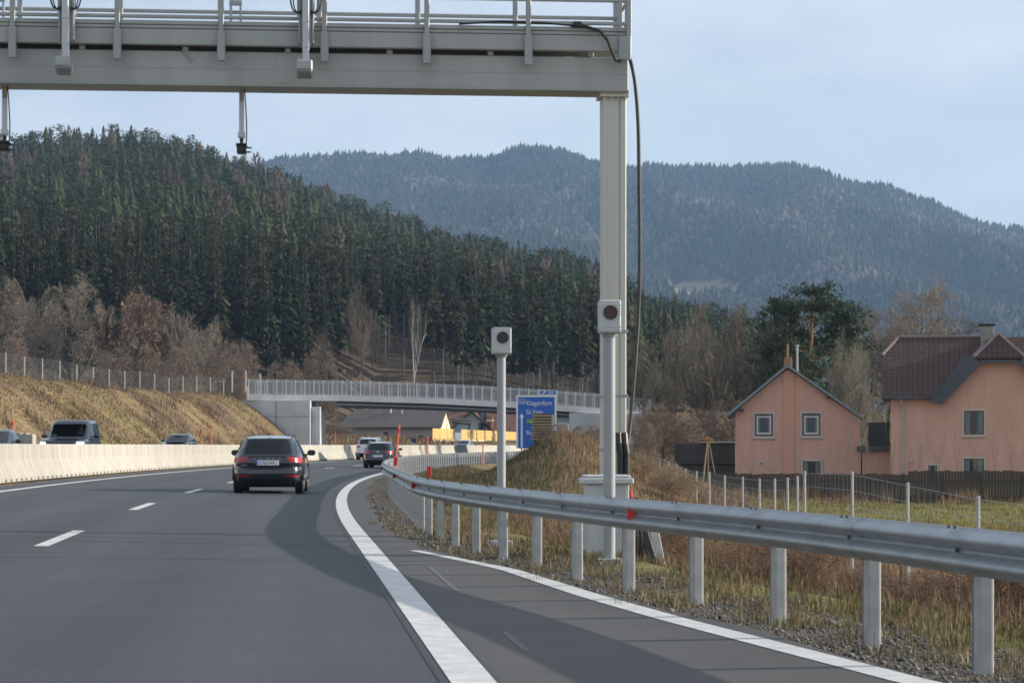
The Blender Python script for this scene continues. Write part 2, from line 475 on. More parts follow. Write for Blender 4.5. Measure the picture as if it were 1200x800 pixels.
def ground(X, Y):
    X = np.asarray(X, dtype=float); Y = np.asarray(Y, dtype=float)
    u = X - Xe(Y)
    rough = wav(X, Y, .9, 0, 8)*.04 + wav(X, Y, 3.2, 8, 6)*.06
    # left: verge, slope and plateau
    hl = np.where(Y < 228, 6.0 - .004*np.clip(140-Y, 0, 200), 1.9)
    hl = 6.0 + (1.9-6.0)*sm(222, 246, Y)
    zl = .62 + (hl-.62)*sm(-21.0, -30.5, u)*1.0 + .012*np.clip(-u-31, 0, 500)
    rl = np.clip((-u-20.5)/3, 0, 1)
    zl = zl + rl*(rough*2.2 + wav(X, Y, 6, 3, 6)*.15)
    zroad = road_z(u) - .03
    tl = sm(-19.2, -20.6, u)
    z = zroad*(1-tl) + zl*tl
    # right: verge, drop, mound
    d = u - (Xr(np.clip(Y, 0, 400)) - Xe(np.clip(Y, 0, 400)))
    zr = -.05 - .26*np.clip(d-1.5, 0, 4.0) + rough*np.clip((d+.2)/1.0, 0, 1)
    mound = 1.95*np.exp(-((X-1.75)/1.75)**2/2 - ((Y-86)/15)**2/2) + 1.0*np.exp(-((X-3.6)/2.2)**2/2 - ((Y-96)/16)**2/2) + 1.0*np.exp(-((X-5.5)/3)**2/2 - ((Y-125)/18)**2/2)
    zr = zr + mound*sm(.6, 2.4, d) + wav(X, Y, 2.0, 5, 8)*.10*sm(1.5, 4, d)
    # bridge ramp on the right side
    zr = zr + 5.6*sm(10.5, 14.0, X)*np.exp(-((Y-232)/9)**4)
    tr = sm(-.55, -.1, d)
    z = np.where(d > -1.0, z*(1-tr) + zr*tr, z)
    # behind the bridge the land rises to the wooded hill
    ix, y0, yr, zrg, zb = hill_par(X, Y)
    t = sm(250, 430, Y)
    off = np.maximum(sm(-50, -90, u), sm(40, 90, u))
    off = np.where(Y > 400, np.maximum(off, sm(400, 440, Y)), off)
    z = z + (zb - z)*t*off
    s = np.clip((Y-y0)/(yr-y0), 0, 1.0)
    hillz = (zrg - zb)*(.85*s + .15*s*s)
    back = np.clip((Y-yr)/500, 0, 1)
    hillz = hillz*(1 - .75*back*back*(3-2*back))
    hill_noise = wav(X, Y, 70, 2, 6)*3.0*np.minimum(1, s*3)*(1-s)
    far = 1 - sm(1500, 2300, Y)
    return z + (hillz + hill_noise)*far

def axis_u():
    a = list(np.arange(-34, 14.01, .45))
    r = [14.0]; st = .5
    while r[-1] < 3200: st *= 1.09; r.append(r[-1]+st)
    l = [-34.0]; st = .5
    while l[-1] > -3200: st *= 1.09; l.append(l[-1]-st)
    return np.array(l[::-1][:-1] + a + r[1:])
def axis_y():
    a = list(np.arange(-14, 70, .7)) + list(np.arange(70, 150, 1.2)) + list(np.arange(150, 300, 2.2))
    st = 2.5
    while a[-1] < 6600: st = min(st*1.05, 60); a.append(a[-1]+st)
    return np.array(a)
def grid_faces(ny, nx):
    i = np.arange(ny-1)[:, None]*nx + np.arange(nx-1)[None, :]
    i = i.ravel()
    return np.stack([i, i+1, i+nx+1, i+nx], 1)
au, ay = axis_u(), axis_y()
YY, UU = np.meshgrid(ay, au, indexing='ij')
XX = Xe(np.minimum(YY, 430)) + UU
XX = XX + np.clip(YY-430, 0, None)*0
ZZ = ground(XX, YY)
uu = XX - Xe(YY); dd = uu - (Xr(np.clip(YY, 0, 400)) - Xe(np.clip(YY, 0, 400)))
def mixc(c, c2, w): return c*(1-w[..., None]) + np.array(c2)*w[..., None]
col = np.zeros(XX.shape+(3,)) + np.array((.20,.15,.085))
n1 = wav(XX, YY, 1.6, 0, 10); n2 = wav(XX, YY, 5.0, 7, 8); n3 = wav(XX, YY, .7, 12, 8)
col = mixc(col, (.25,.18,.095), sm(.0, .9, n1))
col = mixc(col, (.11,.080,.06), sm(.45, 1.1, n2+.35*n3))
col = mixc(col, (.15,.14,.055), sm(.3, 1.0, -n2+.3*n1)*.7)
green = sm(.0, 1.0, n1*.7 + n3*.5)
vg = sm(.75, 1.15, dd)*(1-sm(1.7, 2.6, dd))*(YY < 60)
col = mixc(col, (.12,.135,.04), vg*np.clip(.35+green, 0, 1))
grav = (sm(-.7, -.4, dd)*(1-sm(.6, 1.1, dd+.25*n3)))
col = mixc(col, (.085,.078,.067), grav)
gard = sm(4.6, 5.8, XX)*sm(36, 44, YY)*(1-sm(118, 124, YY))*sm(50, 60, YY)
col = mixc(col, (.19,.185,.055), gard*np.clip(.6+n1*.3, 0, 1))
ml = np.exp(-((XX-.2)/1.5)**2/2)*sm(56, 66, YY)*(1-sm(110, 130, YY))
col = mixc(col, (.085,.080,.042), np.clip(ml*1.1, 0, 1)*.85)
vl = sm(-19.3, -19.9, uu)*(1-sm(-20.8, -21.8, uu))
col = mixc(col, (.14,.14,.06), vl*.8)
ix_, y0_, yr_, _, _ = hill_par(XX, YY)
ff = sm(0, 12, YY-y0_)
col = mixc(col, (.040,.034,.026), ff)
col = mixc(col, (.085,.066,.045), sm(240, 300, YY)*sm(-24, -34, uu)*.85)
clr = ((ix_ > 380) & (ix_ < 500) & (YY > 330) & (YY < 445))*1.0
col = mixc(col, (.125,.09,.065), clr*.8)
me = np_mesh('ground', np.stack([XX, YY, ZZ], -1).reshape(-1, 3), grid_faces(*XX.shape), M_['ground'], col.reshape(-1, 3), smooth=True)
tag(link('ground', me), kind='structure')

# roads -------------------------------------------------------------------------------------------
def strip(name, ys, ua, ub, dz, m, kind='structure', n=2, zf=None):
    """sheet along the road between lateral offsets ua(Y), ub(Y)"""
    ys = np.asarray(ys, dtype=float)
    A = np.array([ua(y) if callable(ua) else ua for y in ys]); B = np.array([ub(y) if callable(ub) else ub for y in ys])
    V = []; UVs = []
    for i, y in enumerate(ys):
        for k in range(n):
            t = k/(n-1); u = A[i] + (B[i]-A[i])*t
            V.append((float(Xe(y))+u, y, float(road_z(u)) + dz)); UVs.append((u, y))
    f = grid_faces(len(ys), n)
    me = np_mesh(name, np.array(V), f, m)
    uvl = me.uv_layers.new(name='UVMap')
    uvl.data.foreach_set('uv', np.array(UVs, dtype=np.float32)[f.ravel()].ravel())
    o = link(name, me)
    return tag(o, kind=kind)
def ur(y): return float(Xr(y) - Xe(y))
ys = list(np.arange(-12, 60, 1.0)) + list(np.arange(60, 425, 3.0))
strip('road', ys, -9.25, 0.0, 0.0, M_['asphalt'], n=6)
strip('road_shoulder', ys, 0.0, lambda y: ur(y)-.52 + .05*sin(y*1.7) + .03*sin(y*4.1), 0.0, M_['asphalt_old'], n=3)
strip('opposite_road', ys, -19.2, -10.3, 0.0, M_['asphalt'], n=4)
strip('edge_line', ys, -.275, -.03, .004, M_['paint'])
strip('edge_line', ys, -8.35, -8.13, .004, M_['paint'])
strip('edge_line', ys, -11.0, -10.82, .004, M_['paint'])
strip('edge_line', ys, -18.6, -18.4, .004, M_['paint'])
bay = np.array([(10.5,2.75),(12.4,2.22),(16.9,1.24),(19.6,.72),(23.7,.02),(26.5,-.72),(28.6,-1.30)])
def ub(y): return float(np.interp(y, bay[:,0], bay[:,1]) - Xe(y))
yb = np.arange(8, 28.5, .5)
strip('bay_line', yb, lambda y: ub(y)-.09-.10*float(sm(30, 18, y)), lambda y: ub(y)+.03, .004, M_['paint'])
y = 27.3 - 15.5*2
while y < 330:
    strip('lane_dash', np.linspace(y, y+5.0, 4), -4.10, -3.93, .004, M_['paint'])
    strip('lane_dash', np.linspace(y+3, y+8.0, 4), -14.6, -14.43, .004, M_['paint'])
    y += 15.5
# worn remnants of old markings on the shoulder, and joints sealed across the lanes
M_['worn'] = mat('worn_paint', (.112,.112,.11), .7, var=.4, scale=14)
M_['seal'] = mat('bitumen_seal', (.022,.023,.025), .6)
for y0_, y1_ in ((20.2, 24.4), (14.3, 16.3)):
    strip('worn_line', np.arange(y0_, y1_, .5), lambda y: .30, lambda y: .345, .003, M_['worn'])
for yy_, w_ in ((29.0, .05), (47.0, .06)):
    strip('bitumen_joint', (yy_, yy_+w_), -9.2, -.32, .003, M_['seal'], n=6)
strip('bitumen_joint', ys, -.335, -.31, .003, M_['seal'])

# ------------------------------------------------------------------ concrete median barrier: one thing per precast segment
BU = -9.78
def seg_mesh():
    b = MB(); Ls = 5.96
    prof = [(-.30,0),(-.30,.10),(-.22,.32),(-.125,.62),(-.10,1.04),(-.085,1.07),(.085,1.07),(.10,1.04),(.125,.62),(.22,.32),(.30,.10),(.30,0)]
    ys_ = [0, .03] + list(np.linspace(.3, Ls-.3, 10)) + [Ls-.03, Ls]
    n = len(prof)
    vs = []
    for j, yy in enumerate(ys_):
        sc = .93 if j in (0, len(ys_)-1) else 1.0
        for x, z in prof: vs.append((x*sc, yy, z if z < 1.05 else z - (0 if sc == 1 else .02)))
    fs = []
    for j in range(len(ys_)-1):
        for k in range(n-1): fs.append((j*n+k, j*n+k+1, (j+1)*n+k+1, (j+1)*n+k))
    fs += [tuple(range(n)), tuple(range((len(ys_)-1)*n, len(ys_)*n))[::-1]]
    b.add(vs, fs)
    b.mi = 1                                # drainage slots at the foot
    for yy in (.7, 1.62, 2.54, 3.46, 4.38, 5.3):
        b.box(.16, .305, yy-.10, yy+.10, .012, .085); b.box(-.305, -.16, yy-.10, yy+.10, .012, .085)
    return b
M_['barrier'] = mat('barrier_concrete', (.375,.358,.315), .85, var=.30, scale=1.5, bump=.25, bscale=22, objrand=.09, stretch=(1, 2.0, .35))
M_['barrier_grey'] = mat('new_grey_barrier_concrete', (.33,.33,.32), .85, var=.12, scale=1.1, bump=.2)
seg0 = seg_mesh().build('barrier_segment', [M_['barrier'], M_['slot']], loc=(0, 0, 0))
seg_me = seg0.data; C.objects.unlink(seg0); bpy.data.objects.remove(seg0)
seg_grey = seg_me.copy(); seg_grey.materials[0] = M_['barrier_grey']
y = 22.0; k = 0
greys = {40, 44}
while y < 345:
    a = Vector((float(Xe(y))+BU, y, float(road_z(BU))-.02))
    yn = y + 6.0/sqrt(1+slope(y)**2)
    b_ = Vector((float(Xe(yn))+BU, yn, a.z))
    isg = (226 < y < 234) or (250 < y < 256)
    o = bpy.data.objects.new('barrier_segment', seg_grey if isg else seg_me); C.objects.link(o)
    o.location = a; o.rotation_euler = (0, 0, -atan2(b_.x-a.x, b_.y-a.y))
    if isg: tag(o, 'darker grey concrete barrier segment set into the pale median barrier beyond the blue car', 'concrete barrier', 'concrete segments of the median barrier')
    else: tag(o, 'pale cream concrete segment of the median wall with small drain slots at its foot', 'concrete barrier', 'concrete segments of the median barrier')
    y = yn; k += 1
# a spare block on the far side, by the oncoming cars
b = MB(); b.bbox(-.5, .5, -.35, .35, 0, 1.05, .04); b.bbox(-.2, -.06, -.36, .36, 1.05, 1.09, .01); b.bbox(.06, .2, -.36, .36, 1.05, 1.09, .01)
o = b.build('concrete_block', M_['barrier'], loc=P(27, 530, 100) * 1.0)
o.location.z = float(ground(o.location.x, o.location.y))+.3
tag(o, 'short pale concrete block showing above the median wall beside the dark off-roader', 'concrete block')

# ------------------------------------------------------------------ steel guard rail
def w_profile():
    pr = []
    N = 25
    for i in range(N):
        t = i/(N-1); z = t*.268
        x = -.0415 - .0415*cos(4*pi*t)*(-1)           # two waves
        e = min(t, 1-t)/.1
        pr.append((x*min(1, max(e, 0))**.6, z))
    return pr
def rail_mesh(ys_, z0, off=0.0):
    pr = w_profile(); b = MB(); n = len(pr)
    vs = []; 
    for yy in ys_:
        s1 = (float(Xr(yy+.3))-float(Xr(yy-.3)))/.6
        nx, ny = 1/sqrt(1+s1*s1), -s1/sqrt(1+s1*s1)
        for x, z in pr:
            vs.append((float(Xr(yy)) + nx*(x+off), yy + ny*(x+off), z0 + z))
        for x, z in pr[::-1]:
            vs.append((float(Xr(yy)) + nx*(x+off+.006), yy + ny*(x+off+.006), z0 + z))
    m = 2*n; fs = []
    for j in range(len(ys_)-1):
        for k in range(m): fs.append((j*m+k, j*m+(k+1)%m, (j+1)*m+(k+1)%m, (j+1)*m+k))
    b.add(vs, fs); return b
gr = thing('guard_rail', 'grey steel guard rail with a wavy beam on many steel posts along the road edge', 'guard rail', (0, 0, 0))
ysr = list(np.arange(5, 60, .5)) + list(np.arange(60, 262, 1.5))
RZ = .52
rail_mesh(ysr, RZ, -.06).build('rail_beam', M_['zinc'], gr, smooth=True)
for y_ in np.arange(11.2, 60, 3.9): rail_mesh(list(np.linspace(y_, y_+.34, 4)), RZ-.001, -.0625).build('lap_joint', M_['zinc'], gr, smooth=True)
# posts
def post_mesh(h0, h1):
    b = MB(); w, d, t = .046, .055, .006
    b.bbox(-w, w, -d, -d+.014, h0, h1, .007); b.bbox(-w+.012, w-.012, -d-.004, -d+.002, h0, h1-.02, .003); b.box(-w, w, d-t, d, h0, h1); b.box(w-t, w, -d+t, d-t, h0, h1)
    b.box(-w, -w+t, -d+t, d-.03, h0, h1)
    b.box(-w-.02, -w, -.03, .03, h1-.2, h1-.06)      # bracket to the beam
    return b
pm = post_mesh(-.45, .74).build('post', M_['zinc_post'], gr)
post_me = pm.data; first = True
yy = 7.62; posts = []; 
while yy < 250 and len(posts) < 99:
    s1 = slope(yy) if yy > 40 else (float(Xr(yy+.3))-float(Xr(yy-.3)))/.6
    posts.append((yy, s1)); yy += 1.95/sqrt(1+s1*s1)
for i, (yy, s1) in enumerate(posts):
    o = pm if i == 0 else bpy.data.objects.new('post', post_me)
    if i: C.objects.link(o); o.parent = gr
    o.location = (float(Xr(yy))+.075, yy, 0); o.rotation_euler = (0, 0, -math.atan(s1))
M_['bolt'] = mat('dull_bolt_steel', (.13,.135,.14), .6, .4)
# bolts and splice plates on the beam, red reflectors
b = MB()
for yy, s1 in posts[:40]:
    for q in (0,):
        x = float(Xr(yy+q))-.06
        b.cyl((x-.004, yy+q, RZ+.134), (x-.024, yy+q, RZ+.134), .016, .012, 8)
    for q in (-.05, .05):
        b.cyl((float(Xr(yy+q))-.10, yy+q, RZ+.258), (float(Xr(yy+q))-.10, yy+q, RZ+.278), .014, .012, 8)
o = b.build('bolt_heads', M_['bolt'], gr); o['kind'] = 'stuff'
for py, (px, yy) in enumerate(((740, 20.3), (463, 62), (499, 35.0), (478, 46))):
    x = float(Xr(yy)); b = MB()
    b.prism([(-.05, -.055), (.05, 0), (-.05, .055)], -.004, .004)
    o = b.build('reflector', M_['red'], gr)
    s1 = (float(Xr(yy+.3))-float(Xr(yy-.3)))/.6
    o.location = (x-.105, yy, RZ+.134); o.rotation_euler = (0, 0, radians(-38) if py == 0 else -math.atan(s1)+radians(20))
    o['label'] = 'red triangular reflector on the beam'

# ------------------------------------------------------------------ toll gantry
GX, GY = 1.42, 33.0
GA = math.atan(.09)
gt = thing('toll_gantry', 'grey green steel toll gantry spanning the road with a railed walkway on a square column', 'gantry', (GX, GY, 0), GA)
# local: +x right, -x along the beam over the road, y depth
b = MB()
c_ = .012
for x0, x1 in ((-.165, .07), (.074, .165)): b.bbox(x0, x1, -.175, .175, -.6, 6.12, c_)
b.bbox(-.10, -.04, -.183, -.174, .4, 6.0, .004)
b.bbox(-.21, .20, -.24, .24, 6.12, 6.16, .006); b.bbox(-.21, .20, -.24, .24, 6.165, 6.20, .006)
for px in (-.15, -.05, .05, .15): b.cyl((px, -.21, 6.08), (px, -.21, 6.24), .014, n=6)
b.bbox(.02, .04, -.25, -.21, 6.2, 6.33, .003); b.bbox(.11, .13, -.25, -.21, 6.2, 6.33, .003)
b.build('column', M_['cream'], gt)
b = MB()
XL = -18.0
b.bbox(XL, .18, -.28, .30, 6.20, 6.66, .012); b.bbox(XL, .17, -.285, -.275, 6.42, 6.43, .002); b.bbox(XL, .185, -.30, .32, 6.185, 6.205, .004)
for x_ in (-4.6, -11.0): b.bbox(x_-.12, x_+.12, -.288, -.279, 6.24, 6.62, .003)
b.build('beam', M_['gantry'], gt)
b = MB()
b.bbox(XL, .16, -.40, -.29, 6.72, 6.94, .012)           # front channel
b.bbox(XL, .16, -.405, .95, 6.945, 6.99, .006); b.bbox(XL, .16, -.42, .96, 6.995, 7.05, .006)
b.bbox(XL, .16, .30, .42, 6.70, 6.94, .012)
for x in np.arange(-.35, XL, -1.4): b.bbox(x-.04, x+.04, -.285, .9, 6.66, 6.72, .006)
b.build('walkway', M_['gantry'], gt)
b = MB(); b.bbox(.02, .19, -.46, -.40, 6.60, 6.93, .008); b.build('end_box', M_['whitegrey'], gt)
def railing(y, zs, name, xs, lower):
    b = MB()
    for z in zs: b.bbox(XL, .17, y-.02, y+.02, z-.026, z+.026, .01)
    o = b.build(name, M_['gantry_d'], gt)
    for x in xs:
        p = MB(); p.bbox(x-.035, x+.035, y-.05, y-.018, 6.99 if not lower else 6.88, 8.12, .006)
        if lower: p.bbox(x-.055, x+.055, y-.07, y-.03, 6.50, 6.92, .008)
        if lower: p.bbox(x-.03, x+.03, y-.03, y+.13, 6.56, 6.62, .004)
        p.build('post', M_['gantry_d'], o)
    return o
railing(-.42, (7.10, 7.42, 7.74, 8.08), 'front_railing', [-1.24-1.405*k for k in range(12)] , True)
railing(.93, (7.10, 7.42, 7.72, 8.08), 'back_railing', [-1.30-1.405*k for k in range(12)], False)
b = MB()
for z in (7.10, 7.42, 7.74, 8.08): b.bbox(.14, .18, -.40, .95, z-.024, z+.024, .008)
for y in (-.42, -.30, .5, .93): b.bbox(.13, .20, y-.03, y+.03, 6.66 if y < -.4 else 6.99, 8.12, .006)
b.bbox(.02, .07, -.45, -.40, 6.99, 8.12, .006)
b.build('end_railing', M_['gantry_d'], gt)
# clamps and conduits on the column
for z in (1.95, 2.85, 1.2):
    b = MB(); b.bbox(-.175, .185, -.185, .185, z-.02, z+.02, .004); b.build('clamp_band', M_['zinc'], gt)
b = MB()
for x, y in ((.075, -.23), (.16, -.22)): b.tube([(x, y, -.3), (x, y, 1.15), (x-.02, y, 1.28), (x-.02, y+.06, 1.42)], .045, 10)
b.build('conduit', M_['black'], gt)
# loose loops on the beam face
b = MB(); b.tube([(-.65, -.45, 7.06), (-.45, -.47, 7.05), (-.25, -.48, 6.99), (-.14, -.49, 6.86), (-.07, -.49, 6.68), (-.02, -.48, 6.58), (.05, -.46, 6.58)], .022, 8)
b.tube([(-2.2, -.44, 7.06), (-1.6, -.46, 7.10), (-1.0, -.45, 7.09), (-.5, -.45, 7.05)], .014, 6)
b.bbox(-.62, -.5, -.48, -.42, 7.05, 7.12, .01)
b.build('cable_loop', M_['black'], gt)
b = MB(); b.cyl((-5.98, -.31, 6.66), (-5.84, -.34, 6.52), .014, n=6); b.build('stay_rod', M_['gantry_d'], gt)

def catm(pts, n=8):
    pts = [Vector(p) for p in pts]; o = []
    for i in range(len(pts)-1):
        p0 = pts[max(i-1, 0)]; p1 = pts[i]; p2 = pts[i+1]; p3 = pts[min(i+2, len(pts)-1)]
        for k in range(n):
            t = k/n
            o.append(.5*((2*p1)+(p2-p0)*t+(2*p0-5*p1+4*p2-p3)*t*t+(3*p1-p0-3*p2+p3)*t**3))
    o.append(pts[-1]); return o
b = MB()
b.tube(catm([P(729, 66, 33.1), P(736, 66, 33.2), P(741, 80, 33.3), P(745, 105, 33.3), P(748, 150, 33.3), P(749, 220, 33.3), P(749.5, 300, 33.3), P(748, 370, 33.3), P(744, 430, 33.2), P(739, 490, 33.1), P(735, 520, 33.0), P(729, 528, 32.9)]), .027, 10)
o = b.build('hanging_cable', M_['black'], smooth=True)
tag(o, 'thick black cable looping from the gantry end down beside its column', 'cable')

Mg = Matrix.Translation((GX, GY, 0)) @ Matrix.Rotation(GA, 4, 'Z')
def antenna(px, label):
    lx = (px-718)/83.3*.985
    t = thing('toll_antenna', label, 'antenna', Mg @ Vector((lx, -.62, 6.45)), GA, 'toll antennas on the gantry front')
    b = MB()
    b.bbox(-.085, .085, .0, .07, .26, 1.75, .012); b.bbox(-.10, -.075, -.03, .16, .28, 1.75, .006); b.bbox(.085, .11, -.03, .16, .28, 1.75, .006)
    b.bbox(-.12, .12, .07, .17, .62, .9, .01)
    b.build('mast', M_['whitegrey'], t)
    b = MB(); b.bbox(-.045, .045, -.12, .0, -.06, 1.2, .01); b.bbox(-.05, .05, -.125, .0, .20, .225, .003); b.bbox(-.05, .05, -.125, .0, .55, .57, .003)
    b.build('arm', M_['white'], t)
    Mt = Matrix.Rotation(radians(-12), 4, 'X')
    b = MB(); b.bbox(-.125, .09, -.26, .06, -.20, -.03, .02, M=Mt)
    b.mi = 1; b.bbox(-.115, .08, -.272, -.258, -.175, -.055, .006, M=Mt)
    b.build('housing', [M_['whitegrey'], M_['gantry_d']], t)
    b = MB()
    for s in (-1, 1):
        b.tube(catm([(s*.05, -.02, 1.1), (s*.16, -.05, 1.05), (s*.21, -.05, .9), (s*.17, -.04, .72), (s*.06, -.03, .68)], 6), .012, 6)
        b.tube(catm([(s*.05, -.02, 1.0), (s*.12, -.07, .98), (s*.17, -.06, .84), (s*.13, -.05, .70), (s*.06, -.03, .72)], 6), .01, 6)
    b.build('cable_loop', M_['black'], t)
    b = MB(); b.bbox(-.11, -.02, -.02, .05, .03, .10, .008); b.build('bracket', M_['zinc'], t)
antenna(81, 'pale box antenna on a white arm above the cut off hanging camera of the gantry')
antenna(354, 'pale box antenna on a white arm above the gap between the two hanging cameras')
def hangcam(px, label):
    lx = (px-718)/83.3*.985
    t = thing('hanging_camera', label, 'camera', Mg @ Vector((lx, .05, 6.20)), GA, 'cameras hanging below the gantry')
    b = MB(); b.bbox(-.034, .034, -.034, .034, -.62, -.18, .006); b.bbox(-.05, .05, -.05, .05, -.68, -.60, .008); b.build('drop_pole', M_['white'], t)
    b = MB(); b.bbox(-.033, .033, -.033, .033, -.18, 0, .006); b.build('pole_socket', M_['chim'], t)
    b = MB(); b.cyl((0, 0, -.69), (0, 0, -.76), .03, .02, 10); b.bbox(-.075, .075, -.14, .12, -.80, -.77, .006)
    b.bbox(-.065, .065, -.12, .10, -.90, -.805, .012); b.cyl((0, -.15, -.85), (0, -.10, -.85), .045, .045, 14)
    b.bbox(.06, .14, -.04, -.01, -.83, -.81, .004); b.bbox(.06, .13, -.04, -.01, -.89, -.87, .004)
    b.build('camera_body', M_['black'], t)
    b = MB(); b.tube(catm([(.04, .0, 0), (.06, 0, -.3), (.07, 0, -.6), (.06, 0, -.8)]), .009, 6); b.build('cable', M_['black'], t)
hangcam(5, 'black camera on a short white drop pole at the cut off end of the gantry')
hangcam(279, 'black camera on a white drop pole hanging in front of the wooded ridge line')
for px, lab in ((279, 'small white bracket box on the rear rail of the gantry above the hanging camera'), (4, 'small white bracket box on the rear rail of the gantry at the picture edge')):
    lx = (px-718)/83.3*.985*1.02
    t = MB(); t.bbox(-.09, .09, -.04, .04, 0, .07, .01); t.bbox(-.085, -.05, -.03, .03, -.36, 0, .006); t.bbox(.055, .085, -.03, .03, -.36, 0, .006)
    o = t.build('bracket_box', M_['whitegrey'], loc=Mg @ Vector((lx, .82, 7.50))); o.rotation_euler = (0, 0, GA)
    tag(o, lab, 'bracket')

# ------------------------------------------------------------------ the two measuring posts and the roadside cabinet
def campole(px, base_y, Y, top_y, w, h, dia, yaw, lensmat, label, ridged):
    p = P(px, base_y, Y)
    t = thing('measuring_post', label, 'camera post', p, yaw)
    zt = CAMH - (top_y-HZ)*Y/F - p.z
    b = MB(); b.cyl((0, 0, -.25), (0, 0, zt-h-.02), dia/2, n=24); b.build('pole', M_['whitegrey'], t, smooth='auto')
    b = MB(); b.cyl((0, 0, zt-h-.05), (0, 0, zt-h), dia/2*1.05, w*.40, 20); b.build('neck', M_['whitegrey'], t, smooth='auto')
    b = MB(); b.bbox(-w/2, w/2, -w*.55, w*.55, zt-h, zt, .012)
    if ridged:
        for k in range(9):
            if k in (2, 3, 4): continue
            b.bbox(-w/2-.003, w/2+.003, -w*.55-.004, w*.55+.003, zt-h+.025+k*.034, zt-h+.037+k*.034, .003)
    else:
        for k in (0, 1, 9): b.bbox(-w/2-.002, w/2+.002, -w*.55-.003, w*.55+.002, zt-h+.025+k*.034, zt-h+.035+k*.034, .003)
    hd = b.build('housing', M_['white'], t)
    zc = zt-h*.385
    b = MB()
    ro, ri = w*.33, w*.27
    vs = []; n = 28
    for r_, yy in ((ro, -w*.55-.002), (ro, -w*.55-.018), (ri, -w*.55-.018), (ri, -w*.55-.002)):
        for k in range(n): vs.append((r_*cos(2*pi*k/n), yy, zc+r_*sin(2*pi*k/n)))
    b.add(vs, [(q*n+k, q*n+(k+1)%n, (q+1)*n+(k+1)%n, (q+1)*n+k) for q in range(3) for k in range(n)])
    b.build('lens_ring', M_['black'], hd)
    b = MB(); b.disc((0, -w*.55-.006, zc), ri, 'y', 28, .008); b.build('lens', lensmat, hd)
    b = MB(); b.bbox(-.13, .13, -.13, .13, -.2, .012, .006)
    b.build('base_plate', M_['zinc_post'], t)
campole(714, 655, 25.8, 352, .235, .36, .132, radians(3), M_['lens_red'], 'white post with a ridged box and dark red lens before the pale cabinet', True)
campole(587.5, 634, 31.0, 384, .235, .345, .115, radians(8), M_['lens'], 'white post with a smooth box and black lens, standing alone behind the guard rail', False)

M_['stub'] = mat('weathered_concrete', (.26,.255,.24), .9, var=.25, scale=4)
cb = P(711, 655, 27.2)
t = thing('roadside_cabinet', 'pale grey roadside cabinet with a wider lid, behind the red lensed post', 'cabinet', (cb.x, cb.y, -.15), radians(4))
b = MB(); b.bbox(-.25, .235, -.2, .2, .06, .96, .008)
for x in np.linspace(-.2, .2, 13): b.bbox(x-.006, x+.006, -.204, -.199, .1, .93, .002)
b.bbox(-.246, -.135, -.208, -.199, .08, .95, .004)
b.build('body', M_['cabinet'], t)
b = MB(); b.bbox(-.30, .285, -.26, .26, .96, 1.03, .012); b.bbox(-.27, .255, -.22, .22, 1.03, 1.065, .02); b.build('lid', M_['white'], t)
b = MB(); b.bbox(-.30, .32, -.28, .28, -.2, .05, .015); b.build('plinth', M_['stub'], t)
b = MB()
for x in (-.2, -.17, -.12, -.09, .07, .10, .15, .2, -.22, .22): b.cyl((x, -.29, .05), (x, -.29, .10+.02*R.random()), .018, n=7)
b.build('anchor_bolts', M_['black'], t)
p = P(680, 640, 28.5)
b = MB(); b.bbox(-.13, .13, -.13, .13, -.2, .30, .015); o = b.build('concrete_stub', M_['stub'], loc=(p.x, p.y, -.05)); tag(o, 'short square concrete stub beside the pale cabinet', 'concrete stub')
for (dx, ln, lean, lab) in ((.0, .75, .26, 'dark plank leaning by the cabinet, the one nearer the guard rail'), (.13, .7, .16, 'grey plank leaning on the dark one beside the cabinet')):
    p = P(768+dx*60, 655, 27.0+dx*2)
    b = MB(); b.bbox(-.05, .05, -.02, .02, 0, ln, .006)
    o = b.build('leaning_plank', M_['black'] if dx == 0 else M_['zinc_post'], loc=(p.x, p.y, -.2)); o.rotation_euler = (radians(-8), -lean, .2)
    tag(o, lab, 'plank')
p = P(745, 660, 27.5); q = P(739, 575, 27.9)
t = thing('marker_stake', 'thin white marker stake with a red tip behind the guard rail', 'marker stake', p)
b = MB(); b.cyl((0, 0, -.1), (q-p)*.78, .013, n=8); b.build('stake', M_['white'], t)
b = MB(); b.cyl((q-p)*.78, (q-p), .022, n=8); b.build('tip', M_['red'], t)
p = P(733, 600, 26.8); b = MB(); b.tube([(0,0,-.3),(0,0,.3),(-.06,.05,.75)], .03, 8); b.tube([(.05,0,-.3),(.05,.02,.3),(.0,.1,.75)], .026, 8)
o = b.build('cable_bundle', M_['black'], loc=(p.x+.14, p.y+.2, -.1)); tag(o, 'black cables rising from the ground behind the pale cabinet', 'cables')

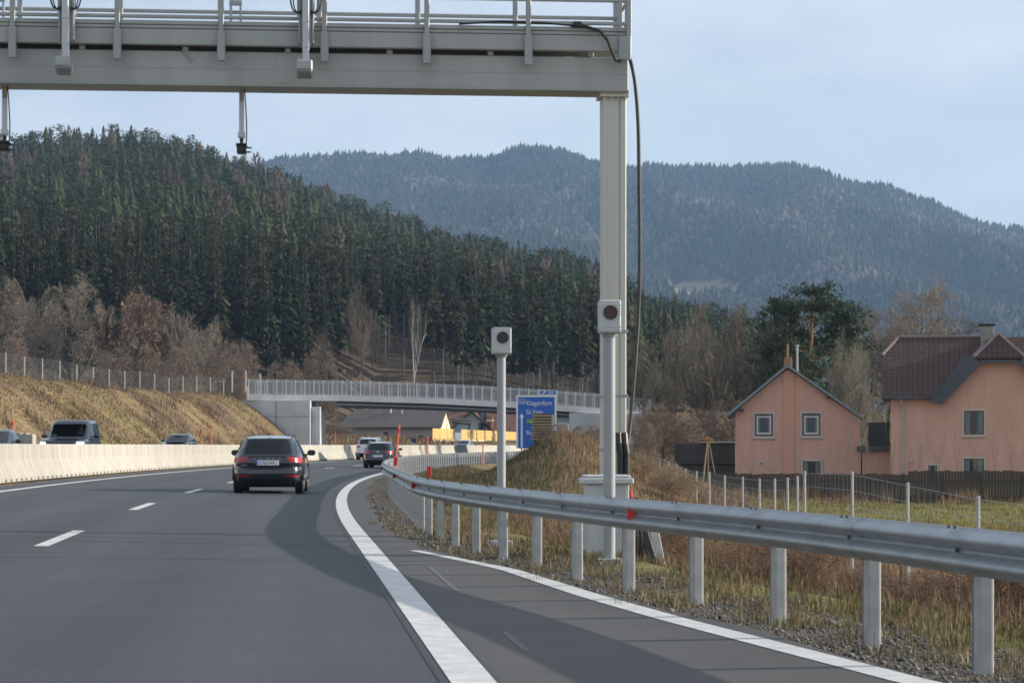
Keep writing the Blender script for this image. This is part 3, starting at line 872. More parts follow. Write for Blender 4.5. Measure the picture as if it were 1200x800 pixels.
# ------------------------------------------------------------------ wire fences
def wire_fence(pts, h, label, name='wire_fence', pr=.024, npost=None, heights=None, mesh_dx=.5, nw=7, zoff=0.0, matp='zinc_post', wr=.0035):
    t = thing(name, label, 'fence', (0, 0, 0))
    base = MB(); tops = []
    for i, (x, y) in enumerate(pts):
        z = float(ground(x, y))+zoff
        hh = heights[i] if heights else h
        p = MB(); p.cyl((0, 0, -.3), (0, 0, hh), pr, n=8); p.cyl((0, 0, hh), (0, 0, hh+.012), pr*1.15, pr*.6, 8)
        p.build('post', M_[matp], t, loc=(x, y, z))
        tops.append((x, y, z, hh))
    w = MB()
    for (x0, y0, z0, h0), (x1, y1, z1, h1) in zip(tops, tops[1:]):
        for k in range(nw):
            f = .04 + .94*k/(nw-1)
            w.cyl((x0, y0, z0+h0*f), (x1, y1, z1+h1*f), wr, n=3, caps=False)
        L_ = sqrt((x1-x0)**2+(y1-y0)**2); n = max(1, int(L_/mesh_dx))
        for k in range(1, n):
            s = k/n
            w.cyl((x0+(x1-x0)*s, y0+(y1-y0)*s, z0+(z1-z0)*s+.03), (x0+(x1-x0)*s, y0+(y1-y0)*s, z0+(z1-z0)*s+(h0+(h1-h0)*s)*.98), wr*.8, n=3, caps=False)
    w.build('wire_mesh', M_['zinc'], t)
    return t
fp = [(5.95, 21.6), (5.9, 25.4), (5.8, 29.2), (5.8, 34.4), (5.8, 40.0), (5.7, 45.7), (5.8, 47.7), (5.8, 49.4), (5.8, 51.8), (5.8, 55), (5.8, 59), (5.8, 64), (5.85, 69.5), (5.9, 75), (6.0, 81), (6.1, 87), (6.2, 93), (6.3, 100), (6.4, 107), (6.5, 115), (6.7, 123), (6.9, 131)]
fh = [max(.8, CAMH - (py-HZ)*y/F - float(ground(x, y))) for (x, y), py in zip(fp, [600, 592, 582, 566, 553, 552, 558, 560, 561, 561, 559, 557, 553, 552, 549, 544, 541, 537, 535, 532, 530, 530])]
wire_fence(fp, 1.6, 'wire mesh fence on thin steel posts running away past the salmon houses', heights=fh, mesh_dx=.45, nw=8)
pl = []
for y in np.linspace(128, 224, 22): pl.append((float(Xe(y))-30.6, y))
wire_fence(pl, 1.55, 'tall wire mesh fence on grey posts along the top of the brown embankment', pr=.04, mesh_dx=.5, nw=10, wr=.0035, matp='zinc_post')

# ------------------------------------------------------------------ orange snow poles
def snow_pole(px, y0, y1, Y, lean, label, r=.05, foot=False):
    a = P(px, y1, Y)
    gz = float(ground(a.x, a.y)); 
    h = CAMH - (y0-HZ)*Y/F - gz
    t = thing('snow_pole', label, 'snow pole', (a.x, a.y, gz), 0, 'orange snow poles along the motorway')
    t.rotation_euler = (0, lean, 0)
    b = MB(); b.cyl((0, 0, -.2), (0, 0, h), r, r*.8, 10); b.build('rod', M_['orange'], t)
    b = MB(); b.cyl((0, 0, h*.86), (0, 0, h*.93), r*1.08, n=10); b.build('band', M_['red'], t)
    if foot:
        b = MB(); b.bbox(-.07, .07, -.05, .05, .62, .9, .01); b.build('reflector', M_['red'], t)
snow_pole(15, 491, 530, 104, 0, 'orange snow pole standing by the dark off-roader at the foot of the embankment')
snow_pole(236, 502, 535, 150, 0, 'shorter of the two orange snow poles close together beyond the median wall')
snow_pole(247, 496, 535, 146, .02, 'taller of the two orange snow poles close together beyond the median wall')
snow_pole(393, 506, 534, 200, 0, 'orange snow pole just right of the bridge pier')
snow_pole(461, 497, 545, 82, .10, 'leaning orange snow pole at the bend of the guard rail beside the blue car', .045, True)
snow_pole(500, 511, 545, 130, .02, 'orange snow pole behind the guard rail in front of the long grey roofed house')
snow_pole(566, 520, 540, 160, 0, 'faint orange snow pole in front of the yellow board fence')
for px, y0, y1, Y, lab in ((503, 546, 562, 60, 'red reflector block on a short stake behind the guard rail bend'), (470, 533, 543, 110, 'small dark red marker post beside the blue car')):
    a = P(px, y1, Y); b = MB(); hh = (y1-y0)*Y/F
    b.bbox(-.055, .055, -.03, .03, .1, hh, .01); b.bbox(-.02, .02, -.02, .02, -.6, .1, .004)
    o = b.build('reflector_post', M_['red'], loc=a); tag(o, lab, 'reflector post')

# ------------------------------------------------------------------ road bridge
_bx = np.array([270, 290, 400, 500, 600, 700, 760, 800], dtype=float)
_bt = np.array([462, 462, 463, 466, 471, 478, 484, 489], dtype=float)      # deck edge
def bY(px): return 224 + (px-290)/470*10
def bpt(px):
    Y = bY(px); return P(px, float(np.interp(px, _bx, _bt)), Y)
bcurve = [bpt(px) for px in np.linspace(289, 764, 60)]
bt = thing('road_bridge', 'slender grey concrete road bridge with a long metal railing crossing over the motorway', 'bridge', (0, 0, 0))
def sweep(prof, curve, closed=True):
    """profile (y back, z up) swept along an x-running curve"""
    b = MB(); n = len(prof); vs = []
    for p in curve:
        for y, z in prof: vs.append((p.x, p.y+y, p.z+z))
    fs = []
    for j in range(len(curve)-1):
        for k in range(n): fs.append((j*n+k, j*n+(k+1)%n, (j+1)*n+(k+1)%n, (j+1)*n+k))
    fs += [tuple(range(n)), tuple(range((len(curve)-1)*n, len(curve)*n))[::-1]]
    return b.add(vs, fs)
sweep([(0,-.55),(0,.03),(.35,.05),(.35,-.12),(6.1,-.12),(6.1,.05),(6.45,.03),(6.45,-.55),(6.2,-.55),(5.4,-.42),(.9,-.42),(.25,-.55)], bcurve).build('deck', M_['concrete_grey'], bt)
gc = [p for p in bcurve if -17.6 < p.x < 7.2]
M_['girder'] = mat('dark_girder_steel', (.10,.105,.11), .6, .2, var=.1)
b = sweep([(.85,-1.12),(.85,-.43),(1.0,-.43),(1.0,-1.12)], gc); b2 = sweep([(5.3,-1.12),(5.3,-.43),(5.45,-.43),(5.45,-1.12)], gc)
b.add(b2.v, b2.f); b.build('girder', M_['girder'], bt)
b = sweep([(.62,-.92),(.62,-.76),(.80,-.76),(.80,-.92)], gc); b.build('service_pipe', M_['whitegrey'], bt)
za = bcurve[0].z
a0, a1, a2 = P(290, 500, 225), P(364, 500, 225), P(376, 500, 226)
b = MB(); b.box(a0.x-6, a1.x, 224.3, 232.2, -1, bpt(330).z-.56)
b.bbox(a1.x+.002, a2.x-.4, 225.4, 231.4, -1, bpt(370).z-1.15, .02)
b.bbox(a2.x-.40, a2.x, 225.15, 231.7, -1, bpt(372).z-1.13, .03)
b.mi = 1; b.box(a0.x-6, a1.x-.002, 224.285, 224.298, 4.0, 4.03); b.box(P(324,500,225).x, P(324,500,225).x+.05, 224.285, 224.298, .5, bpt(330).z-.6)
b.build('abutment', [M_['concrete_grey'], M_['slot']], bt)
r0 = P(667, 500, 232).x
b = MB(); b.bbox(r0, r0+9, 232.0, 239, -2, bpt(690).z-.56, .03); b.bbox(r0-2.2, r0-.005, 233.2, 238, -2, bpt(660).z-1.15, .03)
b.build('abutment', M_['concrete_grey'], bt)
rc = bcurve
rb = MB()
h_ = 1.42
for z0_, z1_ in ((.10, .15), (h_-.06, h_)):
    s_ = sweep([(.12, z0_), (.12, z1_), (.17, z1_), (.17, z0_)], rc); rb.add(s_.v, s_.f)
for px in np.arange(292, 762, 1.1):
    p = bpt(px); rb.box(p.x-.022, p.x+.022, p.y+.135, p.y+.155, p.z+.15, p.z+h_-.06)
M_['railing'] = mat('pale_grey_railing_paint', (.44,.47,.49), .5, .2, var=.06)
ro = rb.build('railing', M_['railing'], bt)
pst = None
for k, px in enumerate(np.linspace(291, 762, 44)):
    p = bpt(px)
    if pst is None:
        q = MB(); q.bbox(-.045, .045, -.06, -.0, -.05, h_+.02, .006); pst = q.build('post', M_['alu'], ro); o = pst
    else:
        o = bpy.data.objects.new('post', pst.data); C.objects.link(o); o.parent = ro
    o.location = (p.x, p.y+.12, p.z+.03)
s_ = sweep([(6.25, h_-.06), (6.25, h_), (6.3, h_), (6.3, h_-.06)], rc)
for px in np.linspace(291, 762, 44):
    p = bpt(px); s_.box(p.x-.04, p.x+.04, p.y+6.25, p.y+6.3, p.z+.03, p.z+h_)
s_.build('railing', M_['railing'], bt)
# end frame of the embankment fence, white delineator
for px, y0, y1, lab, nm in ((272, 434, 452, 'grey gate post at the bridge end of the embankment fence, the left one of two', 'gate_post'), (288, 434, 452, 'brighter grey gate post beside the bridge end', 'gate_post'), (305, 437, 458, 'slim pale post rising just behind the bridge railing', 'slim_post')):
    a = P(px, y1, 222.5 if px < 300 else 226); b = MB(); b.bbox(-.07, .07, -.05, .05, -.6, (y1-y0)*222/F, .01)
    o = b.build(nm, M_['alu'], loc=a); tag(o, lab, 'post')
a = P(288, 462, 222); b = MB(); b.bbox(-.08, .08, -.04, .04, -.5, .75, .01); o = b.build('delineator_post', M_['white'], loc=(a.x+.2, a.y-.4, a.z)); tag(o, 'small white delineator post at the bridge end', 'delineator post')

# ------------------------------------------------------------------ motorway direction sign
SY = 178.0; ss = F/SY
p0 = P(605, 463, SY)
t = thing('direction_sign', 'big blue motorway sign reading Klagenfurt with a white up arrow, partly hidden by the mound', 'road sign', (p0.x, SY, p0.z), radians(-1))
w_, h_s = 47/ss, 62/ss
b = MB(); b.bbox(0, w_, 0, .05, -h_s, 0, .01); pn = b.build('panel', M_['bluepanel'], t)
b = MB()
e = .13
b.bbox(-.005, w_+.005, -.012, .045, -e, .006, .004); b.bbox(-.005, e, -.012, .045, -h_s, -e-.001, .004); b.bbox(w_-e, w_+.005, -.012, .045, -h_s, -e-.001, .004)
b.build('border', M_['signwhite'], t)
def zrow(py): return -(py-463)/ss
def xcol(px): return (px-605)/ss
def sign_text(s, px, py_base, size, m=None, sq=1.0, nm='lettering', par=None):
    return text_mesh(nm, s, size, m or M_['signwhite'], par or t, Matrix.Translation((xcol(px), -.012, zrow(py_base))) @ TXT, .004, squeeze=sq)
sign_text('Klagenfurt', 616.5, 474.6, .50, sq=.93)
sign_text('St.Veit-', 616.5, 485.0, .50, sq=.93)
b = MB(); b.bbox(xcol(617), xcol(646), -.010, .0, zrow(496), zrow(490.7), .003); b.build('green_strip', M_['signgreen'], t)
text_mesh('lettering', 'Feldkirchnerstr.', .34, M_['signyellow'], t, Matrix.Translation((xcol(617.8), -.018, zrow(495.2))) @ TXT, .003, squeeze=.80)
sign_text('St.', 616.5, 509, .46); 
b = MB()
for x0, x1, z0_, z1_ in ((608.2,615.2,482-14.6,482-14.2),(608.2,615.2,482-9.4,482-9.0),(608.2,608.6,482-14.2,482-9.4),(614.8,615.2,482-14.2,482-9.4)):
    b.bbox(xcol(x0), xcol(x1), -.012, 0, zrow(z1_), zrow(z0_), .002)
b.build('number_box', M_['signwhite'], t)
text_mesh('lettering', 'S37', .25, M_['signwhite'], t, Matrix.Translation((xcol(609.2), -.012, zrow(472.2))) @ TXT, .004)
b = MB(); b.prism([(xcol(610.4), zrow(524)), (xcol(612.4), zrow(524)), (xcol(612.4), zrow(489)), (xcol(614.2), zrow(489)), (xcol(611.4), zrow(484)), (xcol(608.6), zrow(489)), (xcol(610.4), zrow(489))], -.013, -.001)
b.build('arrow', M_['signwhite'], t)
b = MB(); b.bbox(xcol(632), xcol(652), 0, .05, zrow(462.6), zrow(457), .008); ex = b.build('exit_panel', M_['signwhite'], t)
b = MB(); b.bbox(xcol(632.7), xcol(651.3), -.008, 0, zrow(462), zrow(457.6), .002); b.build('exit_face', M_['bluepanel'], ex)
text_mesh('lettering', '309', .28, M_['signwhite'], ex, Matrix.Translation((xcol(641.8), -.012, zrow(461.6))) @ TXT, .004, squeeze=1.1)
b = MB(); b.prism([(xcol(634.4), zrow(461.6)), (xcol(636.2), zrow(461.6)), (xcol(638.4), zrow(459.4)), (xcol(639.4), zrow(460.4)), (xcol(639.6), zrow(457.9)), (xcol(637.0), zrow(458.0)), (xcol(637.7), zrow(458.8))], -.012, -.006)
b.build('arrow', M_['signwhite'], ex)
b = MB()
for px in (611, 646): b.bbox(xcol(px)-.06, xcol(px)+.06, .055, .18, -5.6, zrow(464), .01)
b.build('post', M_['alu'], t)
# slatted wooden screen and its post in front of the sign
p = P(640, 505, 150); s2 = F/150.
t = thing('timber_stack', 'slatted stack of weathered timber standing in front of the blue sign', 'timber stack', (p.x, p.y, float(ground(p.x, p.y))), radians(8))
zt, zb_ = CAMH-(484.5-HZ)/s2-t.location.z, CAMH-(515-HZ)/s2-t.location.z
b = MB(); n = 9; hh = (zt-zb_)/n
for k in range(n):
    z0_ = zb_+k*hh; dx = R.uniform(-.03, .03)
    b.bbox(-.80+dx, .42+dx, 0, .9, z0_, z0_+hh*.55, .012)
b.build('boards', M_['wood_pale'], t)
M_['wood_dark'] = mat('dark_wood', (.06,.05,.04), .9, var=.2)
b = MB()
for k in range(n): z0_ = zb_+k*hh; b.bbox(-.74, .36, .04, .84, z0_+hh*.55, z0_+hh, .004)
b.bbox(-.7, .3, .1, .8, -.3, zb_, .01)
b.build('spacers', M_['wood_dark'], t)
p = P(649, 500, 148); b = MB(); b.bbox(-.13, .13, -.1, .1, -1.0, CAMH-(486-HZ)*148/F-float(ground(p.x, p.y)), .015)
o = b.build('grey_post', M_['zinc_post'], loc=(p.x, p.y, float(ground(p.x, p.y)))); tag(o, 'stout grey steel post just right of the slatted timber stack', 'post')
p = P(661, 512, 205); b = MB(); b.bbox(-.5, .4, -.4, .4, -2, CAMH+1.95-p.z, .05); o = b.build('concrete_block', M_['barrier'], loc=p); tag(o, 'pale sunlit concrete block in front of the bridge abutment near the blue sign', 'concrete block')
p = P(485, 516, 236); t = thing('round_sign', 'tiny round blue sign on a post behind the median wall', 'road sign', p)
b = MB(); b.cyl((0, 0, -1.6), (0, 0, .1), .03, n=8); b.build('post', M_['alu'], t)
b = MB(); b.disc((0, -.05, 0), .24, 'y', 20, .02); b.build('face', M_['bluepanel'], t)

# ------------------------------------------------------------------ houses
def roof_plane(pts, m, parent, t=.12, name='roof', up=None):
    pts = [Vector(p) for p in pts]
    n = (pts[1]-pts[0]).cross(pts[2]-pts[0]).normalized()
    if n.z < 0: n = -n
    b = MB(); b.slab(pts, n, t)
    o = b.build(name, m, parent)
    e = Vector((n.y, -n.x, 0))
    if e.length < .01: e = Vector((1, 0, 0))
    e.normalize(); v = n.cross(e).normalized()
    uvl = o.data.uv_layers.new(name='UVMap')
    for l in o.data.loops:
        c = o.data.vertices[l.vertex_index].co
        uvl.data[l.index].uv = (c.dot(e), c.dot(v))
    return o
def window(parent, x0, x1, z0, z1, y=0.0, fm='wframe', sur=.10, cross=True, curtain=True):
    f = MB(); s = sur
    for a, b_, c, d in ((x0-s, x1+s, z1, z1+s), (x0-s, x1+s, z0-s, z0), (x0-s, x0, z0, z1), (x1, x1+s, z0, z1)): f.bbox(a, b_, y-.045, y+.02, c, d, .006)
    o = f.build('window', M_['surround'], parent)
    g = MB(); w = .065
    for a, b_, c, d in ((x0, x1, z1-w, z1), (x0, x1, z0, z0+w), (x0, x0+w, z0+w, z1-w), (x1-w, x1, z0+w, z1-w)): g.bbox(a+.002, b_-.002, y-.03, y+.01, c+.002, d-.002, .004)
    if cross: g.bbox((x0+x1)/2-.03, (x0+x1)/2+.03, y-.028, y+.01, z0+w, z1-w, .004)
    g.build('frame', M_[fm], o)
    q = MB(); q.bbox(x0-s-.04, x1+s+.04, y-.10, y-.02, z0-s-.05, z0-s-.003, .006); q.build('sill', M_['surround'], o)
    if curtain:
        for a, b_ in ((x0+w, x0+w+(x1-x0)*.24), (x1-w-(x1-x0)*.24, x1-w)):
            q = MB(); q.box(a+.01, b_-.01, y-.016, y-.012, z0+w+.01, z1-w-.01); q.build('curtain', M_['curtain'], o)
    h = MB(); h.box(x0+.01, x1-.01, y-.010, y-.004, z0+.01, z1-.01); h.build('pane', M_['pane'], o)
    return o

# -- left salmon house
hl = thing('salmon_house', 'salmon pink house with a plain gable, central pilaster and grey metal roof', 'house', (16.44, 140, 0), -.13)
b = MB(); b.prism([(-3.1, -1.6), (4.28, -1.6), (4.28, 2.86), (0, 5.86), (-3.1, 3.30)], 0, 9); b.build('wall', M_['pink'], hl)
b = MB(); b.prism([(-.26, -1.6), (.38, -1.6), (.38, 5.55), (0, 5.80), (-.26, 5.58)], -.09, -.001); b.build('pilaster', M_['pinkd'], hl)
roof_plane([(-3.62, -.45, 2.92), (-3.62, 9.4, 2.92), (0, 9.4, 5.92), (0, -.45, 5.92)], M_['metalroof'], hl, .14)
roof_plane([(4.45, -.45, 2.80), (4.45, 9.4, 2.80), (.003, 9.4, 5.92), (.003, -.45, 5.92)], M_['metalroof'], hl, .14)
b = MB(); b.bbox(-3.5, -3.3, -.3, 0, 2.85, 2.98, .01); b.bbox(-2.9, -2.6, -.42, 0, 3.30, 3.45, .01); b.bbox(2.3, 2.5, -.42, 0, 4.05, 4.2, .01); b.build('rafter_ends', M_['wood_dark'], hl)
window(hl, -1.95, -.86, 1.81, 3.15, fm='wframe_b', cross=False); 
for x0 in (-1.95, .86):
    b = MB()
    for a, b_, c, d in ((x0+.12, x0+.97, 2.93, 3.01), (x0+.12, x0+.97, 1.93, 2.03), (x0+.12, x0+.20, 2.03, 2.93), (x0+.89, x0+.97, 2.03, 2.93)): b.bbox(a, b_, -.045, -.012, c, d, .004)
    b.build('casement', M_['wframe'], hl)
window(hl, .86, 1.95, 1.84, 3.18, fm='wframe_b', cross=False)
window(hl, .90, 1.95, -.6, .33, fm='wframe_b')
b = MB(); b.bbox(-1.68, -1.42, -.04, .0, .05, .32, .01); b.mi = 1; b.box(-1.6, -1.5, -.05, -.04, .12, .25); b.build('wall_vent', [M_['surround'], M_['slot']], hl)
b = MB(); b.bbox(-.22, .25, .8, 1.3, 5.4, 6.55, .02); ch = b.build('chimney', M_['brick'], hl)
b = MB(); b.cyl((-.02, 1.05, 6.55), (-.02, 1.05, 7.35), .07, n=8); b.build('flue', M_['brick'], ch)
b = MB(); b.cyl((.55, 1.4, 5.3), (.55, 1.4, 7.2), .07, n=10); b.cyl((.55, 1.4, 7.2), (.55, 1.4, 7.32), .11, n=10); b.build('vent_pipe', M_['zinc'], hl)

# -- annex between the houses
an = thing('flat_annex', 'low salmon annex with a dark flat roof edge between the two salmon houses', 'annex', (20.6, 139.4, 0), -.13)
b = MB(); b.box(.2, 2.55, 0, 5, -1.6, .95); b.build('wall', M_['pink'], an)
b = MB(); b.bbox(-.1, 2.75, -.4, 5.2, .95, 1.22, .02); b.build('roof', M_['darkmetal'], an)
b = MB(); b.bbox(.5, 1.9, 1.5, 3.5, 1.225, 2.65, .02)
for x in (.9, 1.3, 1.65): b.bbox(x-.03, x+.03, 1.46, 1.5, 1.25, 2.6, .004)
b.build('glazed_box', M_['glassd'], an)

# -- right salmon house
hr = thing('tiled_house', 'larger salmon pink house with brown tiled roof and a clipped gable', 'house', (27.0, 135, 0), -.17)
b = MB(); b.prism([(-5.15, -1.6), (5.3, -1.6), (5.3, 3.95), (4.45, 3.95), (2.3, 6.15), (-.3, 6.15), (-2.45, 3.95), (-5.15, 3.95)], 0, 4.4)
b.box(-5.15, 5.3, 4.401, 9, -1.6, 3.95)
b.add([(-5.14, .1, 3.95), (-5.14, 8.8, 3.95), (-5.14, 5.9, 6.4), (-5.14, 3.0, 6.4)], [(0, 1, 2, 3)])
b.build('wall', M_['pink'], hr)
T = M_['tiles']
rf = roof_plane([(-5.65, -.45, 4.0), (-2.6, -.45, 4.0), (1.0, 4.45, 7.6), (-4.7, 4.45, 7.6), (-5.65, 2.95, 6.5)], T, hr, .10)
roof_plane([(-5.65, 9.35, 4.0), (5.8, 9.35, 4.0), (5.8, 5.95, 6.5), (4.9, 4.453, 7.6), (-4.7, 4.453, 7.6), (-5.65, 5.95, 6.5)], T, hr, .10)
roof_plane([(-4.7, 4.45, 7.61), (-5.66, 2.95, 6.51), (-5.66, 5.95, 6.51)], T, hr, .10)
roof_plane([(4.6, -.45, 4.0), (5.8, -.45, 4.0), (5.8, 2.95, 6.5), (4.9, 4.45, 7.6), (1.003, 4.45, 7.6)], T, hr, .10)
roof_plane([(-2.6, -.5, 4.01), (-.35, -.5, 6.26), (1.0, .95, 7.61), (1.0, 4.45, 7.61)], T, hr, .09)
roof_plane([(4.6, -.5, 4.01), (2.35, -.5, 6.26), (1.0, .95, 7.612), (1.0, 4.45, 7.612)], T, hr, .09)
roof_plane([(-.45, -.56, 6.2), (2.45, -.56, 6.2), (1.0, .95, 7.63)], T, hr, .09)
b = MB()                                                   # dark verge boards of the clipped gable
b.prism([(-2.95, 3.75), (-2.2, 3.62), (-.05, 5.95), (-.35, 6.30), (-.95, 6.42)], -.60, -.505)
b.prism([(4.95, 3.75), (4.2, 3.62), (2.05, 5.95), (2.35, 6.30), (2.95, 6.42)], -.60, -.505)
b.prism([(-.04, 5.98), (2.04, 5.98), (2.04, 6.16), (-.04, 6.16)], -.60, -.505)
b.build('verge_board', M_['darkmetal'], hr)
b = MB(); b.add([(-.2, -.52, 6.42), (-.75, -.52, 6.15), (-2.75, -.5, 4.12), (-2.3, -.5, 4.12), (.9, 3.9, 7.72), (.55, 3.9, 7.72)], [(0, 1, 5, 4), (1, 2, 3, 0)]); b.build('valley_flashing', M_['darkmetal'], hr)
b = MB(); b.tube([(-5.7, -.52, 4.0), (-2.7, -.52, 3.98)], .07, 8); b.build('gutter', M_['darkmetal'], hr)
b = MB(); b.tube([(-4.55, -.5, 3.95), (-4.5, -.25, 3.6), (-4.48, -.07, 3.4), (-4.48, -.07, -1.4)], .05, 8); b.build('downpipe', M_['zinc_post'], hr)
b = MB()
for q0, q1 in (((-4.7, 4.45, 7.72), (1.0, 4.45, 7.72)), ((-4.72, 4.45, 7.72), (-5.66, 2.95, 6.62)), ((1.0, .95, 7.74), (-.4, -.52, 6.34)), ((1.0, .95, 7.74), (2.4, -.52, 6.34)), ((1.0, .95, 7.74), (1.0, 4.4, 7.74))):
    q0, q1 = Vector(q0), Vector(q1); n = max(2, int((q1-q0).length/.36))
    for k in range(n): b.cyl(q0+(q1-q0)*(k/n), q0+(q1-q0)*((k+1.08)/n), .085, .10, 8)
M_['ridge'] = mat('ridge_tiles', (.22,.16,.14), .8, var=.3, scale=4)
b.build('ridge_tiles', M_['ridge'], hr)
b = MB(); b.bbox(.05, .80, 3.0, 3.7, 6.2, 8.30, .02); ch = b.build('chimney', M_['chim'], hr)
b = MB(); b.bbox(-.05, .90, 2.9, 3.8, 8.30, 8.40, .01); b.build('chimney_cap', M_['slot'], ch)
window(hr, -.98, .15, 1.89, 3.26, fm='wframe_b'); window(hr, -.98, .15, -.7, .51, fm='wframe_b'); window(hr, -3.0, -2.5, -.7, .12, fm='wframe_b', cross=False)
b = MB(); b.disc((-4.0, -.05, .40), .13, 'y', 14, .08); b.disc((-3.95, -.05, -.25), .10, 'y', 14, .08); b.build('wall_lamp', M_['surround'], hr)
b = MB(); b.tube(catm([P(960, 404, 152), P(1010, 400.5, 148), P(1060, 397, 145), P(1110, 392, 142), P(1152, 387, 139)]), .022, 5)
o = b.build('power_cable', M_['black']); tag(o, 'thin dark power cable strung above the ridge to the tiled house chimney', 'cable')

# -- dark board fence, shed and straw parasol in the gardens
bf = thing('board_fence', 'dark weathered board fence in front of the two salmon houses', 'fence', (0, 0, 0))
b = MB(); px = 1290.0; xs = []
x = P(838, 560, 95).x
while x < P(1330, 560, 95).x:
    f = (x-P(838, 560, 95).x)/(P(1330, 560, 95).x-P(838, 560, 95).x)
    y = 97 - 3*f; w = .12; zt = .10 + R.uniform(-.03, .03) + .13*float(f > .46)
    b.box(x, x+w*.93, y, y+.025, -1.9, zt); x += w
b.build('boards', M_['boards'], bf)
b = MB(); x0 = P(838, 560, 95).x; x1 = P(1330, 560, 95).x
for z in (-.25, -.9): b.add([(x0, 97.05, z), (x1, 94.05, z), (x1, 94.05, z+.1), (x0, 97.05, z+.1)], [(0, 1, 2, 3)])
for k in range(12):
    f = k/11; b.bbox(x0+(x1-x0)*f-.05, x0+(x1-x0)*f+.05, 97.04-3*f, 97.14-3*f, -2.2, .05, .01)
b.build('fence_frame', M_['wood_dark'], bf)
p = P(826, 545, 150)
sh = thing('garden_shed', 'low dark tarpaulin covered shed with a pale roof edge left of the salmon houses', 'shed', (p.x, p.y, -.9), -.1)
b = MB(); b.bbox(-1.95, 1.95, 0, 3, -.6, CAMH+.18+.9, .05)
for x in np.linspace(-1.9, 1.9, 9): b.bbox(x-.03, x+.03, -.03, 0, -.5, CAMH+1.0, .01)
b.build('wall', M_['tarp'], sh)
b = MB(); b.bbox(-.3, 2.1, -.15, 3.1, CAMH+1.085, CAMH+1.15, .02); b.build('roof_edge', M_['white'], sh)
b = MB(); b.bbox(-2.0, 2.0, -.05, -.03, .9, 1.0, .01); b.build('strap', M_['rubber'], sh)
p = P(829, 560, 120)
sp = thing('straw_parasol', 'small straw topped garden pole with splayed legs before the dark shed', 'garden ornament', (p.x, p.y, -1.2))
ztp = CAMH-(514-HZ)*120/F+1.2
b = MB()
for k in range(70):
    a = 2*pi*k/70+R.uniform(-.1, .1); l = R.uniform(.25, .42)
    b.cyl((0, 0, ztp+R.uniform(0, .12)), (l*cos(a), l*sin(a), ztp-R.uniform(.0, .25)), .02, .004, 4)
b.build('straw_top', M_['straw'], sp)
b = MB(); b.cyl((-.32, 0, -.2), (.02, 0, ztp), .045, .03, 8); b.cyl((.62, .2, -.2), (.05, .02, ztp), .03, .02, 8); b.cyl((.1, .6, -.2), (.03, .02, ztp), .03, .02, 8); b.build('legs', M_['wood_pale'], sp)

# -- houses seen under the bridge
def gz(x, y): return float(ground(x, y))
p = P(462, 520, 330)
h1 = thing('long_house', 'long low house with grey roof and bright cream end wall seen under the bridge', 'house', (p.x, p.y, 0), -.17)
b = MB(); b.box(-7.4, 6.6, 0, 7, -1, 4.0); b.build('wall', M_['housewall'], h1)
b = MB(); b.add([(6.62, 0, -1), (6.62, 7, -1), (6.62, 7, 4.1), (6.62, 3.5, 6.3), (6.62, 0, 4.1)], [(0, 1, 2, 3, 4)]); b.slab([(6.605, 0, -1), (6.605, 7, -1), (6.605, 7, 4.1), (6.605, 3.5, 6.3), (6.605, 0, 4.1)], (1, 0, 0), .02); b.build('end_wall', M_['whitewall'], h1)
roof_plane([(-8.2, -.6, 3.75), (6.9, -.6, 3.75), (6.9, 3.5, 6.35), (-6.4, 3.5, 6.35)], M_['tiles_grey'], h1)
roof_plane([(-8.2, 7.6, 3.75), (6.9, 7.6, 3.75), (6.9, 3.503, 6.35), (-6.4, 3.503, 6.35)], M_['tiles_grey'], h1)
roof_plane([(-8.2, -.6, 3.76), (-6.4, 3.5, 6.36), (-8.2, 7.6, 3.76)], M_['tiles_grey'], h1)
b = MB(); b.cyl((.5, 2.5, 5.6), (.5, 2.5, 6.75), .12, n=8); b.cyl((-1.2, 2.6, 5.6), (-1.2, 2.6, 6.6), .2, n=8); b.build('roof_vent', M_['zinc'], h1)
window(h1, 3.3, 4.5, 1.9, 2.8, sur=.06); window(h1, -1.6, -.8, 1.9, 3.2, sur=.06, fm='wframe_b')
p = P(556, 520, 365)
h2 = thing('red_roofed_house', 'house with red brown roof and pale blue gable seen under the bridge', 'house', (p.x, p.y, 0), -.05)
b = MB(); b.prism([(-4.2, -1), (3.4, -1), (3.4, 3.0), (-.5, 6.4), (-4.2, 3.2)], 0, 8); b.build('wall', M_['bluewall'], h2)
b = MB(); b.box(3.41, 9, 2, 8, -1, 3.2); b.build('side_wing', M_['whitewall'], h2)
roof_plane([(-4.9, -.8, 2.7), (-4.9, 8, 2.7), (-.5, 8, 6.6), (-.5, -.8, 6.6)], M_['tiles_red'], h2, .2)
roof_plane([(3.9, -.8, 2.7), (3.9, 8, 2.7), (-.497, 8, 6.6), (-.497, -.8, 6.6)], M_['tiles_red'], h2, .2)
roof_plane([(1.6, .9, 3.0), (9.4, .9, 3.0), (9.4, 5.2, 6.7), (-.2, 5.2, 6.7)], M_['tiles_red'], h2, .2)
roof_plane([(-8.4, 4.5, 4.2), (-.6, 4.5, 4.2), (-.6, 8.2, 6.9), (-8.4, 8.2, 6.9)], M_['tiles_red'], h2, .2)
b = MB(); b.bbox(1.9, 2.8, .0, .8, 3.6, 5.9, .03); ch = b.build('chimney', M_['brick'], h2)
b = MB(); b.bbox(1.8, 2.9, -.1, .9, 5.0, 5.3, .02); b.build('chimney_band', M_['whitewall'], ch)
b = MB(); b.slab([(1.2, -.83, 4.6), (2.3, -.83, 4.0), (1.3, 3, 6.4), (.4, 3, 6.5)], (.5, 0, .8), .35); b.build('solar_panel', M_['glassd'], h2)
window(h2, .6, 1.7, 3.6, 4.8, sur=.05, fm='wframe_b', cross=False)
